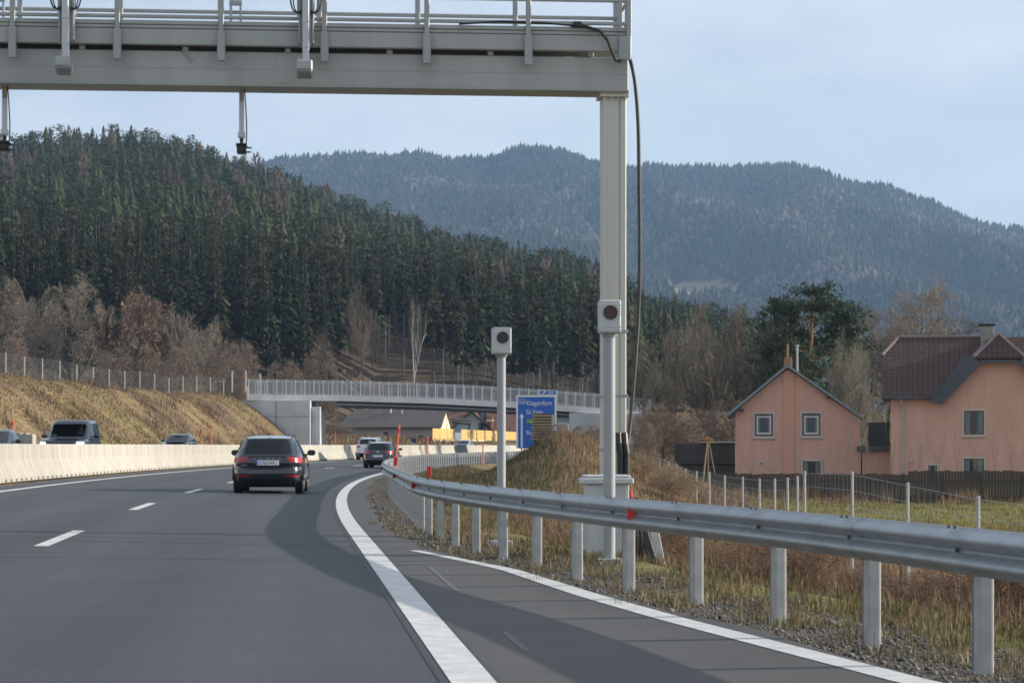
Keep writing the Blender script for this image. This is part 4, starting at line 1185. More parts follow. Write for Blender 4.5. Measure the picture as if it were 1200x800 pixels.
p = P(541, 505, 345)
cp = thing('carport', 'dark roofed open carport between the cream end wall and the blue gable', 'carport', (p.x, p.y, 1.0))
b = MB(); b.slab([(-1.4, -1.5, 3.6), (1.4, -1.5, 3.2), (1.4, 2.5, 4.0), (-1.4, 2.5, 4.3)], (0, 0, 1), .22); b.build('roof', M_['wood_dark'], cp)
b = MB()
for x, y in ((-1.2, -1.3), (1.1, -1.3), (1.1, 2.2), (-1.2, 2.2)): b.bbox(x-.09, x+.09, y-.09, y+.09, -1, 3.2, .01)
b.build('post', M_['wood_dark'], cp)
yf = thing('yellow_fence', 'yellow board fence on a white plinth with a grey gate, seen under the bridge', 'fence', (0, 0, 0))
A_, B_ = P(507, 510, 300), P(622, 510, 372); dv = B_-A_; La = dv.xy.length; fa = atan2(dv.y, dv.x)
yf.location = (A_.x, A_.y, 0); yf.rotation_euler = (0, 0, fa)
n = 16; w = La/n; b = MB(); pb = MB()
def zz(py, k): return CAMH+(HZ-py)*(A_.y+dv.y*k/n)/F
for k in range(n):
    zt = zz(501.5+5.5*k/n, k); zl = zz(514.8+2.6*k/n, k)
    if k == 3:
        b.build('boards', M_['yboards'], yf); b = MB(); g_ = MB(); g_.bbox(k*w+.06, k*w+w-.06, 0, .05, -.5, zz(506.5, k), .01); g_.build('gate', M_['metalroof'], yf)
        pb.build('plinth', M_['whitewall'], yf); pb = MB(); continue
    for r_ in range(9):
        z0_ = zl+(zt-zl)*r_/9; b.box(k*w, k*w+w*.97, 0, .04, z0_, z0_+(zt-zl)/9*.94)
    pb.box(k*w, k*w+w*.999, -.1, .1, -1, zl-.004)
b.build('boards', M_['yboards'], yf); pb.build('plinth', M_['whitewall'], yf)

# ------------------------------------------------------------------ vehicles
def paint(name, c, rough=.2):
    m = mat(name, c, rough, 0.35, coat=1.0); return m
M_['navy'] = paint('dark_navy_car_paint', (.022,.028,.042))
M_['blue'] = paint('blue_car_paint', (.014,.028,.046))
M_['silver'] = paint('pale_car_paint', (.55,.57,.60))
M_['deepblue'] = paint('deep_blue_car_paint', (.014,.022,.036), .3)
M_['greyblue'] = paint('grey_blue_car_paint', (.03,.045,.06), .3)
M_['tail'] = mat('red_tail_lamp', (.42,.012,.014), .18, coat=.5)
M_['plate'] = mat('number_plate', (.72,.74,.78), .4)
M_['plateblue'] = mat('plate_blue_band', (.02,.06,.42), .4)
M_['head'] = mat('lit_headlamp', (.8,.85,.9), .2, emit=((1, .98, .94), 4.0))
M_['chrome'] = mat('chrome', (.6,.62,.64), .15, .9)
M_['rim'] = mat('alloy_rim', (.35,.36,.38), .3, .8)
def sup(hw, yc, hl, n, N=56):
    o = []
    for k in range(N):
        a = 2*pi*k/N; ca, sa = cos(a), sin(a)
        o.append((hw*math.copysign(abs(ca)**(2/n), ca), yc+hl*math.copysign(abs(sa)**(2/n), sa)))
    return o
class Car:
    """rear bumper at y=0, nose at +y"""
    def __init__(s, lower, green, nl=5.5, ng=4.2, hood=None):
        s.lower, s.green, s.nl, s.ng, s.hood = lower, green, nl, ng, hood
    def lv(s, tab, z):
        zs = [r[0] for r in tab]
        return [float(np.interp(z, zs, [r[k] for r in tab])) for k in (1, 2, 3)]
    def drop(s, y, z):
        if not s.hood: return 0
        zc, y0, y1, dz = s.hood
        if z < zc-.35: return 0
        return dz*min(1, max(0, (z-(zc-.35))/.35))*min(1, max(0, (y-y0)/(y1-y0)))**1.5
    def body(s, cut=None):
        b = MB()
        for tab, n in ((s.lower, s.nl), (s.green, s.ng)):
            rings = []; z0, z1 = tab[0][0], tab[-1][0]
            zz = sorted(set([r[0] for r in tab] + list(np.linspace(z0, z1, 15))))
            N = 56; vs = []
            for z in zz:
                yr, yf, hw = s.lv(tab, z)
                for x, y in sup(hw, (yr+yf)/2, (yf-yr)/2, n, N):
                    vs.append((x, y, z - (s.drop(y, z) if tab is s.lower else 0)))
            fs = [(j*N+k, j*N+(k+1)%N, (j+1)*N+(k+1)%N, (j+1)*N+k) for j in range(len(zz)-1) for k in range(N)]
            base = len(vs); yr, yf, hw = s.lv(tab, z1)
            # crown: two shrinking rings then a cap
            prev = (len(zz)-1)*N
            for sc, up in ((.8, .014), (.45, .026)):
                st = len(vs)
                for k in range(N):
                    x, y, z = vs[(len(zz)-1)*N+k]; yc = (yr+yf)/2
                    vs.append((x*sc, yc+(y-yc)*sc, z+up))
                fs += [(prev+k, prev+(k+1)%N, st+(k+1)%N, st+k) for k in range(N)]; prev = st
            fs.append(tuple(range(prev, prev+N))); fs.append(tuple(range(N))[::-1])
            if cut and tab is s.green: fs = [f for f in fs if not cut([sum(vs[i][q] for i in f)/len(f) for q in range(3)])]
            b.add(vs, fs)
        return b
    def surf(s, tab, n, z, x=None, y=None, end='rear'):
        yr, yf, hw = s.lv(tab, z); yc, hl = (yr+yf)/2, (yf-yr)/2
        if x is not None:
            q = (1-min(1, abs(x)/hw)**n)**(1/n); return yc - hl*q if end == 'rear' else yc + hl*q
        q = (1-min(1, abs(y-yc)/hl)**n)**(1/n); return hw*q
    def patch(s, end, x0, x1, z0, z1, green=False, off=.008, nx=10, nz=6, taper=0.0, thick=.03, skew=0.0):
        """panel hugging the body; taper narrows it to the top (fraction)"""
        tab, n = (s.green, s.ng) if green else (s.lower, s.nl)
        b = MB(); vs = []
        for lay in (off, off-thick):
            for j in range(nz+1):
                z = z0+(z1-z0)*j/nz
                for i in range(nx+1):
                    t = i/nx
                    if end in ('rear', 'front'):
                        xm = (x0+x1)/2; x = x0+(x1-x0)*t; x = xm+(x-xm)*(1-taper*j/nz)
                        y = s.surf(tab, n, z, x=x, end=end); sg = -1 if end == 'rear' else 1
                        vs.append((x, y+sg*lay, z+skew*abs(x) + (lay*.4 if green else 0)))
                    else:
                        sg = 1 if end == 'right' else -1
                        y = x0+(x1-x0)*t; ym = (x0+x1)/2; y = ym+(y-ym)*(1-taper*j/nz)+skew*(z-z0)
                        vs.append((sg*(s.surf(tab, n, z, y=y)+lay), y, z))
        w = nx+1; h = nz+1; fs = []
        for j in range(nz):
            for i in range(nx):
                a = j*w+i; fs.append((a, a+1, a+w+1, a+w)); a += w*h; fs.append((a, a+w, a+w+1, a+1))
        ring = [i for i in range(w)] + [j*w+nx for j in range(1, h)] + [nz*w+i for i in range(nx-1, -1, -1)] + [j*w for j in range(nz-1, 0, -1)]
        for k in range(len(ring)):
            a, c = ring[k], ring[(k+1) % len(ring)]; fs.append((a, c, c+w*h, a+w*h))
        return b.add(vs, fs)
def wheels(t, hw, ys_, r, paintless=True):
    for y in ys_:
        for sx in (-1, 1):
            b = MB(); x0, x1 = sx*(hw-.235), sx*(hw-.012)
            n = 28; pr = [(0, r-.02), (.02, r), (.18, r), (.215, r-.03), (.22, r*.68), (0, r*.68)]
            vs = []
            for u, rr in pr:
                for k in range(n): vs.append((x0+(x1-x0)*u/.22, y+rr*cos(2*pi*k/n), r+rr*sin(2*pi*k/n)))
            m = len(pr); fs = [(q*n+k, q*n+(k+1)%n, ((q+1)%m)*n+(k+1)%n, ((q+1)%m)*n+k) for q in range(m) for k in range(n)]
            b.add(vs, fs); w = b.build('wheel', M_['rubber'], t, smooth=False)
            q = MB(); q.cyl((x1-sx*.05, y, r), (x1-sx*.03, y, r), r*.68, n=24)
            for k in range(5):
                a = 2*pi*k/5; q.cyl((x1-sx*.02, y+.05*cos(a), r+.05*sin(a)), (x1-sx*.02, y+r*.66*cos(a), r+r*.66*sin(a)), .03, .025, 6)
            q.build('rim', M_['rim'], w)
def arch(b, hw, ys_, r):
    for y in ys_:
        for sx in (-1, 1):
            vs = []; n = 16
            for rr, xx in ((r+.02, hw-.10), (r+.02, hw+.004), (r+.075, hw+.004), (r+.085, hw-.03)):
                for k in range(n+1):
                    a = pi*k/n; vs.append((sx*xx, y+rr*cos(a), r+rr*sin(a)))
            b.add(vs, [(q*(n+1)+k, q*(n+1)+k+1, (q+1)*(n+1)+k+1, (q+1)*(n+1)+k) for q in range(3) for k in range(n)])
def mirror(t, sx, x, y, z, m):
    b = MB(); b.bbox(sx*x-.11, sx*x+.11, y-.06, y+.09, z-.07, z+.08, .05); b.bbox(sx*(x-.13)-.06, sx*(x-.13)+.06, y, y+.05, z-.06, z-.02, .01)
    o = b.build('mirror', m, t, smooth=False)
    g = MB(); g.bbox(sx*x-.09, sx*x+.09, y-.066, y-.058, z-.05, z+.06, .002); g.build('mirror_glass', M_['glassd'], o)
def place(t, Y, u, rev=False, extra=0.0, zoff=0.0):
    t.location = (float(Xe(Y))+u, Y, float(road_z(u))+zoff)
    t.rotation_euler = (0, 0, -math.atan(slope(Y+2)) + (pi if rev else 0) + extra)

# -- dark estate
def estate():
    t = thing('estate_car', 'dark navy estate car seen from behind, the largest car on the road', 'car')
    car = Car([(.20,.30,4.48,.78),(.27,.16,4.58,.86),(.36,.05,4.64,.895),(.50,.0,4.68,.912),(.60,.02,4.68,.915),(.66,.06,4.66,.915),(.78,.03,4.62,.912),(.90,.06,4.56,.895),(.97,.11,4.5,.872)],
              [(.94,.14,3.50,.868),(1.00,.17,3.36,.85),(1.14,.27,3.05,.785),(1.28,.38,2.72,.715),(1.36,.46,2.55,.668),(1.385,.50,2.48,.65),(1.41,.64,2.40,.625),(1.432,.86,2.30,.59),(1.448,1.12,2.2,.54)], hood=(.97, 3.2, 4.6, .22))
    car.body().build('body', M_['navy'], t, smooth='auto')
    car.patch('rear', -.74, .74, 1.01, 1.365, True, .012, taper=.14).build('rear_window', M_['glassd'], t)
    for e in ('left', 'right'): car.patch(e, .62, 2.95, 1.02, 1.36, True, .008, taper=.18, skew=-.3).build('side_window', M_['glassd'], t)
    car.patch('front', -.7, .7, 1.02, 1.38, True, .01, taper=.12).build('windscreen', M_['glassd'], t)
    b = car.patch('rear', -.60, .60, 1.368, 1.388, True, .02, thick=.04); b.build('spoiler', M_['navy'], t)
    for sx in (-1, 1):
        b = car.patch('rear', sx*.50, sx*.895, .858, .918, False, .014, skew=-.0); b2 = car.patch('rear', sx*.76, sx*.903, .775, .861, False, .014)
        b.add(b2.v, b2.f)
        b3 = car.patch('right' if sx > 0 else 'left', .07, .36, .80, .915, False, .012); b.add(b3.v, b3.f)
        b.build('tail_lamp', M_['tail'], t)
        car.patch('rear', sx*.44, sx*.80, .425, .46, False, .012).build('reflector', M_['tail'], t)
        mirror(t, sx, 1.0, 3.02, 1.02, M_['navy'])
        r = MB(); r.tube(catm([(sx*.60, .75, 1.44), (sx*.61, .95, 1.485), (sx*.60, 2.0, 1.485), (sx*.58, 2.3, 1.45)]), .016, 6); r.build('roof_rail', M_['black'], t)
        # silver window surround
    car.patch('rear', -.86, .86, .21, .40, False, .012).build('bumper_skirt', M_['rubber'], t)
    car.patch('rear', -.82, .82, .625, .70, False, .01, thick=.02).build('bumper_shelf', M_['black'], t)
    car.patch('rear', -.50, .50, .93, .955, False, .012).build('trim_strip', M_['black'], t)
    yb_ = car.surf(car.lower, car.nl, .80, x=0)
    b = MB(); b.bbox(-.29, .29, yb_-.035, yb_-.01, .715, .84, .006); pl_ = b.build('number_plate', M_['plate'], t)
    b = MB(); b.bbox(-.288, -.245, yb_-.038, yb_-.034, .718, .837, .001); b.build('plate_band', M_['plateblue'], pl_)
    text_mesh('lettering', 'LI 763 WF', .105, M_['black'], pl_, Matrix.Translation((-.225, yb_-.037, .742)) @ TXT, .001, squeeze=.92)
    for k, ch_ in enumerate('SKODA'):
        text_mesh('lettering', ch_, .062, M_['chrome'], t, Matrix.Translation((-.30+.15*k-.02, car.surf(car.lower, car.nl, .90, x=0)-.016, .872)) @ TXT, .004, squeeze=1.2)
    text_mesh('lettering', 'OCTAVIA', .05, M_['chrome'], t, Matrix.Translation((-.66, car.surf(car.lower, car.nl, .72, x=-.6)-.02, .70)) @ TXT, .003, squeeze=1.0)
    b = MB(); b.prism([(-.03, 0), (.03, 0), (.008, .08), (-.008, .08)], 0, .14); o = b.build('antenna_fin', M_['navy'], t); o.location = (0, .85, 1.465)
    b = MB(); arch(b, .905, (.88, 3.56), .335); b.build('wheel_arch', M_['black'], t)
    wheels(t, .905, (.88, 3.56), .335)
    b = MB(); b.box(-.75, .75, .5, 4.2, .16, .24); b.build('underbody', M_['rubber'], t)
    b = MB(); b.disc((-.12, .55, 1.18), .05, 'y', 12, .02); b.build('window_sticker', M_['whitegrey'], t)
    return t
t = estate(); place(t, 59.0, -2.05, extra=-.012)

def crossover(label, m, white=False):
    t = thing('hatchback' if white else 'crossover_car', label, 'car')
    car = Car([(.24,.26,4.15,.78),(.34,.08,4.28,.86),(.48,.0,4.33,.885),(.65,.02,4.33,.89),(.82,.03,4.28,.885),(1.0,.09,4.2,.86),(1.06,.13,4.1,.845)],
              [(1.03,.15,3.2,.84),(1.10,.19,3.05,.82),(1.25,.28,2.75,.765),(1.42,.42,2.45,.695),(1.48,.50,2.35,.655),(1.505,.62,2.3,.63),(1.53,.85,2.2,.60),(1.55,1.1,2.1,.55)], hood=(1.06, 3.0, 4.3, .2))
    car.body().build('body', m, t, smooth='auto')
    car.patch('rear', -.70, .70, 1.11, 1.46, True, .012, taper=.14).build('rear_window', M_['glassd'], t)
    for e in ('left', 'right'): car.patch(e, .6, 2.7, 1.11, 1.47, True, .008, taper=.2, skew=-.3).build('side_window', M_['glassd'], t)
    car.patch('front', -.68, .68, 1.11, 1.47, True, .01, taper=.12).build('windscreen', M_['glassd'], t)
    car.patch('rear', -.84, .84, .25, .50, False, .012).build('bumper_skirt', M_['rubber'], t)
    for sx in (-1, 1):
        b = car.patch('rear', sx*.46, sx*.865, .87, 1.02, False, .016); b3 = car.patch('right' if sx > 0 else 'left', .09, .38, .90, 1.02, False, .012); b.add(b3.v, b3.f)
        b.build('tail_lamp', M_['tail'], t)
        car.patch('rear', sx*.52, sx*.80, .50, .54, False, .012).build('reflector', M_['tail'], t)
        mirror(t, sx, .99, 2.75, 1.12, m)
        r = MB(); r.tube(catm([(sx*.60, .75, 1.55), (sx*.61, .95, 1.60), (sx*.60, 1.9, 1.60), (sx*.58, 2.2, 1.56)]), .016, 6); r.build('roof_rail', M_['zinc'], t)
    yb_ = car.surf(car.lower, car.nl, .72, x=0)
    b = MB(); b.bbox(-.27, .27, yb_-.035, yb_-.01, .66, .78, .006); b.build('number_plate', M_['plate'], t)
    b = MB(); b.disc((0, car.surf(car.lower, car.nl, .95, x=0)-.012, .97), .055, 'y', 16, .02); b.build('badge', M_['chrome'], t)
    b = MB(); arch(b, .88, (.82, 3.4), .345); b.build('wheel_arch', M_['black'], t)
    wheels(t, .88, (.82, 3.4), .345)
    b = MB(); b.box(-.72, .72, .5, 3.9, .18, .26); b.build('underbody', M_['rubber'], t)
    return t
t = crossover('blue compact crossover seen from behind where the lane meets the guard rail bend', M_['blue']); place(t, 126, -1.75, extra=-.03); t.scale = (.95, 1, .91)
t = crossover('white car half hidden ahead of the blue crossover', M_['silver'], True); place(t, 162, -6.25, extra=-.05, zoff=.12)

def oncoming(name, label, m, spec, W_, lit=True, cut=None):
    """built tail at 0, nose +y; placed reversed so the nose faces us"""
    t = thing(name, label, 'car')
    lower, green, hood, ws, sw, hl_, wh = spec
    car = Car(lower, green, hood=hood, ng=5.0)
    car.body(cut).build('body', m, t, smooth='auto')
    car.patch('front', -ws[0], ws[0], ws[1], ws[2], True, .012, taper=.13, thick=.03 if not cut else .012).build('windscreen', M_['screen'] if cut else M_['glassd'], t)
    car.patch('rear', -ws[0], ws[0], ws[1], ws[2], True, .012, taper=.13).build('rear_window', M_['glassd'], t)
    for e in ('left', 'right'): car.patch(e, sw[0], sw[1], sw[2], sw[3], True, .008, taper=.15, skew=-.2).build('side_window', M_['glassd'], t)
    for sx in (-1, 1):
        car.patch('front', sx*hl_[0], sx*hl_[1], hl_[2], hl_[3], False, .014).build('headlamp', M_['head'] if lit else M_['glassd'], t)
        mirror(t, sx, W_/2+.10, sw[1]-.35, sw[2]+.04, m)
    yf_ = car.surf(car.lower, car.nl, hl_[2]-.1, x=0, end='front')
    car.patch('front', -hl_[0]+.06, hl_[0]-.06, hl_[2]-.12, hl_[3]-.02, False, .012).build('grille', M_['black'], t)
    car.patch('front', -.8, .8, .28, .45, False, .012).build('bumper_skirt', M_['rubber'], t)
    b = MB(); b.bbox(-.26, .26, yf_-.01, yf_+.02, .50, .61, .005); b.build('number_plate', M_['plate'], t)
    b = MB(); arch(b, W_/2-.01, wh[0], wh[1]); b.build('wheel_arch', M_['black'], t)
    wheels(t, W_/2-.01, wh[0], wh[1])
    return t, car
sg = bpy.data.materials.new('tinted_windscreen'); sg.use_nodes = True
_n = sg.node_tree; _tr = _n.nodes.new('ShaderNodeBsdfTransparent'); _tr.inputs[0].default_value = (.80, .86, .88, 1); _ms = _n.nodes.new('ShaderNodeMixShader'); _ms.inputs[0].default_value = .95
_n.nodes['Principled BSDF'].inputs['Base Color'].default_value = (.012, .016, .02, 1); _n.nodes['Principled BSDF'].inputs['Roughness'].default_value = .05
_n.links.new(_n.nodes['Principled BSDF'].outputs[0], _ms.inputs[1]); _n.links.new(_tr.outputs[0], _ms.inputs[2]); _n.links.new(_ms.outputs[0], _n.nodes['Material Output'].inputs['Surface'])
M_['screen'] = sg
OFF = ([(.28,.3,4.6,.82),(.4,.08,4.78,.91),(.6,.0,4.84,.95),(.85,.02,4.84,.955),(1.05,.04,4.80,.945),(1.18,.06,4.7,.925)],
       [(1.15,.10,3.45,.92),(1.3,.13,3.28,.895),(1.6,.20,2.92,.82),(1.8,.28,2.70,.77),(1.88,.36,2.58,.73),(1.91,.45,2.5,.68)], (1.18, 3.3, 4.8, .10), (.72, 1.25, 1.76), (.35, 2.95, 1.24, 1.78), (.62, .85, .95, 1.03), ((.95, 3.85), .38))
SAL = ([(.20,.3,4.3,.78),(.32,.08,4.42,.87),(.5,.0,4.48,.895),(.7,.02,4.48,.90),(.85,.05,4.42,.885),(.95,.1,4.3,.86)],
       [(.93,.3,3.3,.855),(1.05,.45,3.05,.82),(1.25,.8,2.6,.73),(1.38,1.05,2.3,.66),(1.44,1.25,2.1,.60)], (.95, 3.0, 4.4, .20), (.70, .99, 1.36), (.75, 2.85, .99, 1.34), (.52, .83, .66, .76), ((.85, 3.5), .33))
t, car = oncoming('off_roader', 'dark blue boxy off roader with lit headlamps coming the other way behind the median wall', M_['deepblue'], OFF, 1.91, cut=lambda c: c[1] > 2.6 and abs(c[0]) < .66 and 1.26 < c[2] < 1.76)
place(t, 97.0, -12.2, True); offr = t
b = MB(); b.bbox(.45, .6, 3.14, 3.17, 1.29, 1.33, .004); b.build('window_sticker', M_['bluewall'], t)
# the driver behind the windscreen: one continuous skinned body, then hair and jacket
M_['skin'] = mat('skin', (.46,.26,.18), .6); M_['cloth'] = mat('dark_jacket', (.03,.035,.045), .9); M_['hair'] = mat('brown_hair', (.05,.03,.018), .8)
def skinned(name, verts, edges, radii, m, parent, sub=2):
    me_ = bpy.data.meshes.new(name); me_.from_pydata(verts, edges, []); o_ = bpy.data.objects.new(name, me_); C.objects.link(o_)
    md = o_.modifiers.new('skin', 'SKIN'); md.use_smooth_shade = True
    for i_, r_ in enumerate(radii): me_.skin_vertices[0].data[i_].radius = (r_ if isinstance(r_, tuple) else (r_, r_))
    me_.skin_vertices[0].data[0].use_root = True
    sb_ = o_.modifiers.new('sub', 'SUBSURF'); sb_.levels = sub; sb_.render_levels = sub
    me2 = bpy.data.meshes.new_from_object(o_.evaluated_get(bpy.context.evaluated_depsgraph_get())); bpy.data.objects.remove(o_)
    me2.materials.clear(); me2.materials.append(m); return link(name, me2, parent)
pv = [(0,0,.0),(0,-.02,.22),(0,-.03,.42),(0,-.01,.55),(0,.01,.63),(0,.03,.73),(0,.02,.80),(.19,-.02,.45),(.24,.16,.22),(.19,.42,.30),(-.19,-.02,.45),(-.24,.16,.22),(-.19,.42,.30),(.11,.25,-.02),(.13,.5,-.02),(-.11,.25,-.02),(-.13,.5,-.02)]
pe = [(0,1),(1,2),(2,3),(3,4),(4,5),(5,6),(2,7),(7,8),(8,9),(2,10),(10,11),(11,12),(0,13),(13,14),(0,15),(15,16)]
drv = skinned('person', pv, pe, [.15,(.16,.12),(.15,.11),.055,(.082,.095),(.085,.10),.055,.065,.045,.035,.065,.045,.035,.08,.06,.08,.06], M_['skin'], None)
tag(drv, 'person in a dark jacket sitting upright at the wheel of the dark blue off roader', 'person')
skinned('jacket', [pv[i] for i in (0,1,2,7,8,10,11)], [(0,1),(1,2),(2,3),(3,4),(2,5),(5,6)], [.17,(.18,.14),(.17,.13),.08,.058,.08,.058], M_['cloth'], drv)
skinned('hair', [(0,-.03,.66),(0,-.035,.76),(0,.0,.84)], [(0,1),(1,2)], [.075,.092,.06], M_['hair'], drv)
drv.matrix_world = offr.matrix_basis @ Matrix.Translation((-.38, 2.18, .93))
t, car = oncoming('saloon_car', 'dark saloon car coming the other way, only its roof and windscreen above the median wall', M_['greyblue'], SAL, 1.80, lit=False); place(t, 153, -16.9, True, zoff=.1)
t, car = oncoming('saloon_car', 'dark car cut off by the picture edge beyond the median wall', M_['deepblue'], SAL, 1.80, lit=False); place(t, 87, -13.45, True)
t, car = oncoming('saloon_car', 'pale car with lit lamps far down the road in front of the yellow fence', M_['silver'], SAL, 1.80, lit=True); place(t, 262, -14.6, True, zoff=.02)

# ------------------------------------------------------------------ vegetation
class Tri:
    """collects coloured triangles with numpy"""
    def __init__(s): s.v = []; s.t = []; s.c = []; s.n = 0
    def add(s, v, t, c):
        v = np.asarray(v, dtype=np.float32); t = np.asarray(t, dtype=np.int32)
        c = np.asarray(c, dtype=np.float32)
        if c.ndim == 1: c = np.tile(c, (len(v), 1))
        s.v.append(v); s.t.append(t+s.n); s.c.append(c); s.n += len(v)
    def mesh(s, name, m): return np_mesh(name, np.concatenate(s.v), np.concatenate(s.t), m, np.concatenate(s.c))

def conifer(rng, H, zb, Rm, nw, nb, lush=1.0):
    """drooping tiers of jagged boughs; returns verts, tris"""
    V = []; T = []; n = 0
    for k in range(nw):
        f = (k+rng.uniform(.0, .9))/nw
        z = zb + (H-zb)*f**.92
        rr = Rm*((1-f)**.85)*rng.uniform(.72, 1.15)*(1 if f > .12 else .65+f*2.9) + .12
        for b in range(max(4, int(nb*(1-.45*f)))):
            a = rng.uniform(0, 6.283); L_ = rr*rng.uniform(.6, 1.18)
            d = np.array((cos(a), sin(a), 0)); s = np.array((-sin(a), cos(a), 0))
            w = (.20*L_+.16)*lush*rng.uniform(.7, 1.3); zz = z + rng.uniform(-.3, .3)
            dr = rng.uniform(.12, .42)*L_
            p0 = np.array((0, 0, zz)); p1 = d*L_*.5 + (0, 0, zz+.03*L_-.2*dr); p2 = d*L_ + (0, 0, zz-dr)
            h = np.array((0, 0, -.30*w-.12))
            V += [p0, p1+s*w+h, p1-s*w+h, p2, p1+s*.1+d*L_*.16, p2+s*w*.7+h-d*L_*.12, p2-s*w*.8+h-d*L_*.2]
            T += [(n, n+1, n+2), (n+1, n+5, n+4), (n+4, n+3, n+5), (n+2, n+4, n+6), (n+4, n+3, n+6), (n+1, n+4, n+2)]
            n += 7
    a = np.array(V, dtype=np.float32)
    return a, np.array(T, dtype=np.int32)
def conifer_far(rng, H, zb, Rm, nw, nb):
    """stacked jagged skirts, a cone with a broken edge"""
    V = []; T = []; n = 0
    for k in range(nw):
        f = k/nw; z = zb + (H-zb)*f; st = (H-zb)/nw
        rr = Rm*(1-f)**.72*rng.uniform(.8, 1.15)+.1
        m = nb + (0 if f < .6 else -2); ox, oy = rng.gauss(0, .12), rng.gauss(0, .12)
        V.append((ox*.5, oy*.5, z+st*rng.uniform(1.5, 1.9))); a0 = rng.uniform(0, 6.28)
        for q in range(2*m):
            a = a0+2*pi*(q+rng.uniform(-.25, .25))/(2*m); r_ = rr*(rng.uniform(.85, 1.25) if q % 2 else rng.uniform(.35, .62))
            V.append((ox+r_*cos(a), oy+r_*sin(a), z - (rng.uniform(.0, .6)*st if q % 2 else -.5*st)))
        for q in range(2*m): T.append((n, n+1+q, n+1+(q+1) % (2*m)))
        n += 2*m+1
    return np.array(V, dtype=np.float32), np.array(T, dtype=np.int32)

def trunk_mb(H, r0, r1, lean=0.0, n=8, seg=6):
    b = MB()
    for k in range(seg):
        a, c = k/seg, (k+1)/seg
        b.cyl((lean*a*a, 0, H*a-(.6 if k == 0 else 0)), (lean*c*c, 0, H*c), r0+(r1-r0)*a, r0+(r1-r0)*c, n, caps=False)
    return b

# ---- distant mountain
_mr = np.array([(-700,200),(0,205),(250,200),(330,194),(360,189),(400,184),(450,182),(470,183),(520,187),(560,184),(600,179),(630,176),(660,181),(700,190),(750,195),(800,192),(830,196),(870,199),(920,196),(960,204),(1000,215),(1060,232),(1100,247),(1150,262),(1200,274),(1300,298),(1500,330),(1900,370)])
MY0, MY1 = 2300., 4600.
def mountain(X, Y):
    ix = X/Y*F + 600
    zr = (HZ - np.interp(ix, _mr[:,0], _mr[:,1]) - 5)/F*MY1 + CAMH
    zr = zr + wav(X, X*0, 28, 6, 7)*5 + wav(X, X*0, 70, 1, 5)*6
    s = np.clip((Y-MY0)/(MY1-MY0), 0, 1)
    z = 62 + (zr-62)*(.80*s+.20*s*s) 
    spur = wav(X+.35*Y, .0*Y, 95, 3, 5)*30*np.sin(np.pi*s)**.8 + wav(X, Y, 210, 9, 5)*18*np.sin(np.pi*s)
    back = np.clip((Y-MY1)/900, 0, 1)
    return (z+spur)*(1-.5*back*back) - 60*(1-np.clip((Y-1900)/400, 0, 1))
mxs = np.linspace(-560, 1780, 235); mys = np.concatenate([np.linspace(1900, 4600, 120), np.linspace(4630, 5600, 16)])
IY, IX = np.meshgrid(mys, mxs, indexing='ij'); MX = (IX-600)/F*IY
MZ = mountain(MX, IY)
MPY = HZ - (MZ-CAMH)/IY*F
mc = np.zeros(MX.shape+(3,)) + np.array((.035,.042,.026))
mc = mixc(mc, (.075,.060,.042), sm(.1, 1.2, wav(MX, IY, 120, 14, 7)))
def in_meadow(ix, py): return (((ix-826)/44)**2 + ((py-341)/13)**2 < 1) | (((ix-905)/22)**2 + ((py-352)/3.5)**2 < 1)
mc[in_meadow(IX, MPY)] = (.24,.205,.11)
me = np_mesh('mountain', np.stack([MX, IY, MZ], -1).reshape(-1, 3), grid_faces(*MX.shape), M_['hillmat'], mc.reshape(-1, 3), smooth=True)
tag(link('mountain', me), kind='structure')
N = 62000
iy = MY0-250 + (MY1-MY0+330)*G.random(N)**.8; ixx = G.uniform(-260, 1460, N); tx = (ixx-600)/F*iy
tz = mountain(tx, iy); tpy = HZ-(tz-CAMH)/iy*F
keep = ~in_meadow(ixx, tpy+1.5)
tx, iy, tz = tx[keep], iy[keep], tz[keep]; N = len(tx)
hh = G.uniform(15, 25, N); rr = G.uniform(3.6, 6.2, N)
pn_ = wav(tx, iy, 130, 14, 7)+.8*wav(tx, iy, 35, 2, 6)
dec = (G.random(N) < (.12+.60*sm(.2, 1.2, pn_)))
hh = np.where(dec, hh*.8, hh)
base = np.where(dec[:, None], np.array((.125,.098,.080)), np.array((.030,.040,.026)))*G.uniform(.65, 1.4, (N, 1))
k5 = 6; ang = np.arange(k5)/k5*2*pi
V = np.zeros((N, 2*k5+1, 3), dtype=np.float32)
rot = G.uniform(0, 6.28, N)
for q in range(k5):
    jit = G.uniform(.65, 1.35, N)
    V[:, q, 0] = tx+rr*jit*np.cos(ang[q]+rot); V[:, q, 1] = iy+rr*jit*np.sin(ang[q]+rot); V[:, q, 2] = tz+hh*.12*G.uniform(.2, 1.8, N)
    j2 = G.uniform(.35, .75, N)*np.where(dec, 1.5, .9)
    V[:, k5+q, 0] = tx+rr*j2*np.cos(ang[q]+rot+.5); V[:, k5+q, 1] = iy+rr*j2*np.sin(ang[q]+rot+.5); V[:, k5+q, 2] = tz+hh*G.uniform(.5, .72, N)
V[:, -1] = np.stack([tx, iy, tz+hh*np.where(dec, .86, 1.0)], 1)
tt = []
for q in range(k5):
    r_ = (q+1) % k5; tt += [(q, r_, k5+q), (r_, k5+r_, k5+q), (k5+q, k5+r_, 2*k5)]
T = (np.arange(N)[:, None, None]*(2*k5+1) + np.array(tt)[None]).reshape(-1, 3)
me = np_mesh('mountain_forest', V.reshape(-1, 3), T, M_['needle_far'], np.repeat(base, 2*k5+1, axis=0))
tag(link('mountain_forest', me), 'bluish wooded slopes of the far mountain', 'forest', kind='stuff')

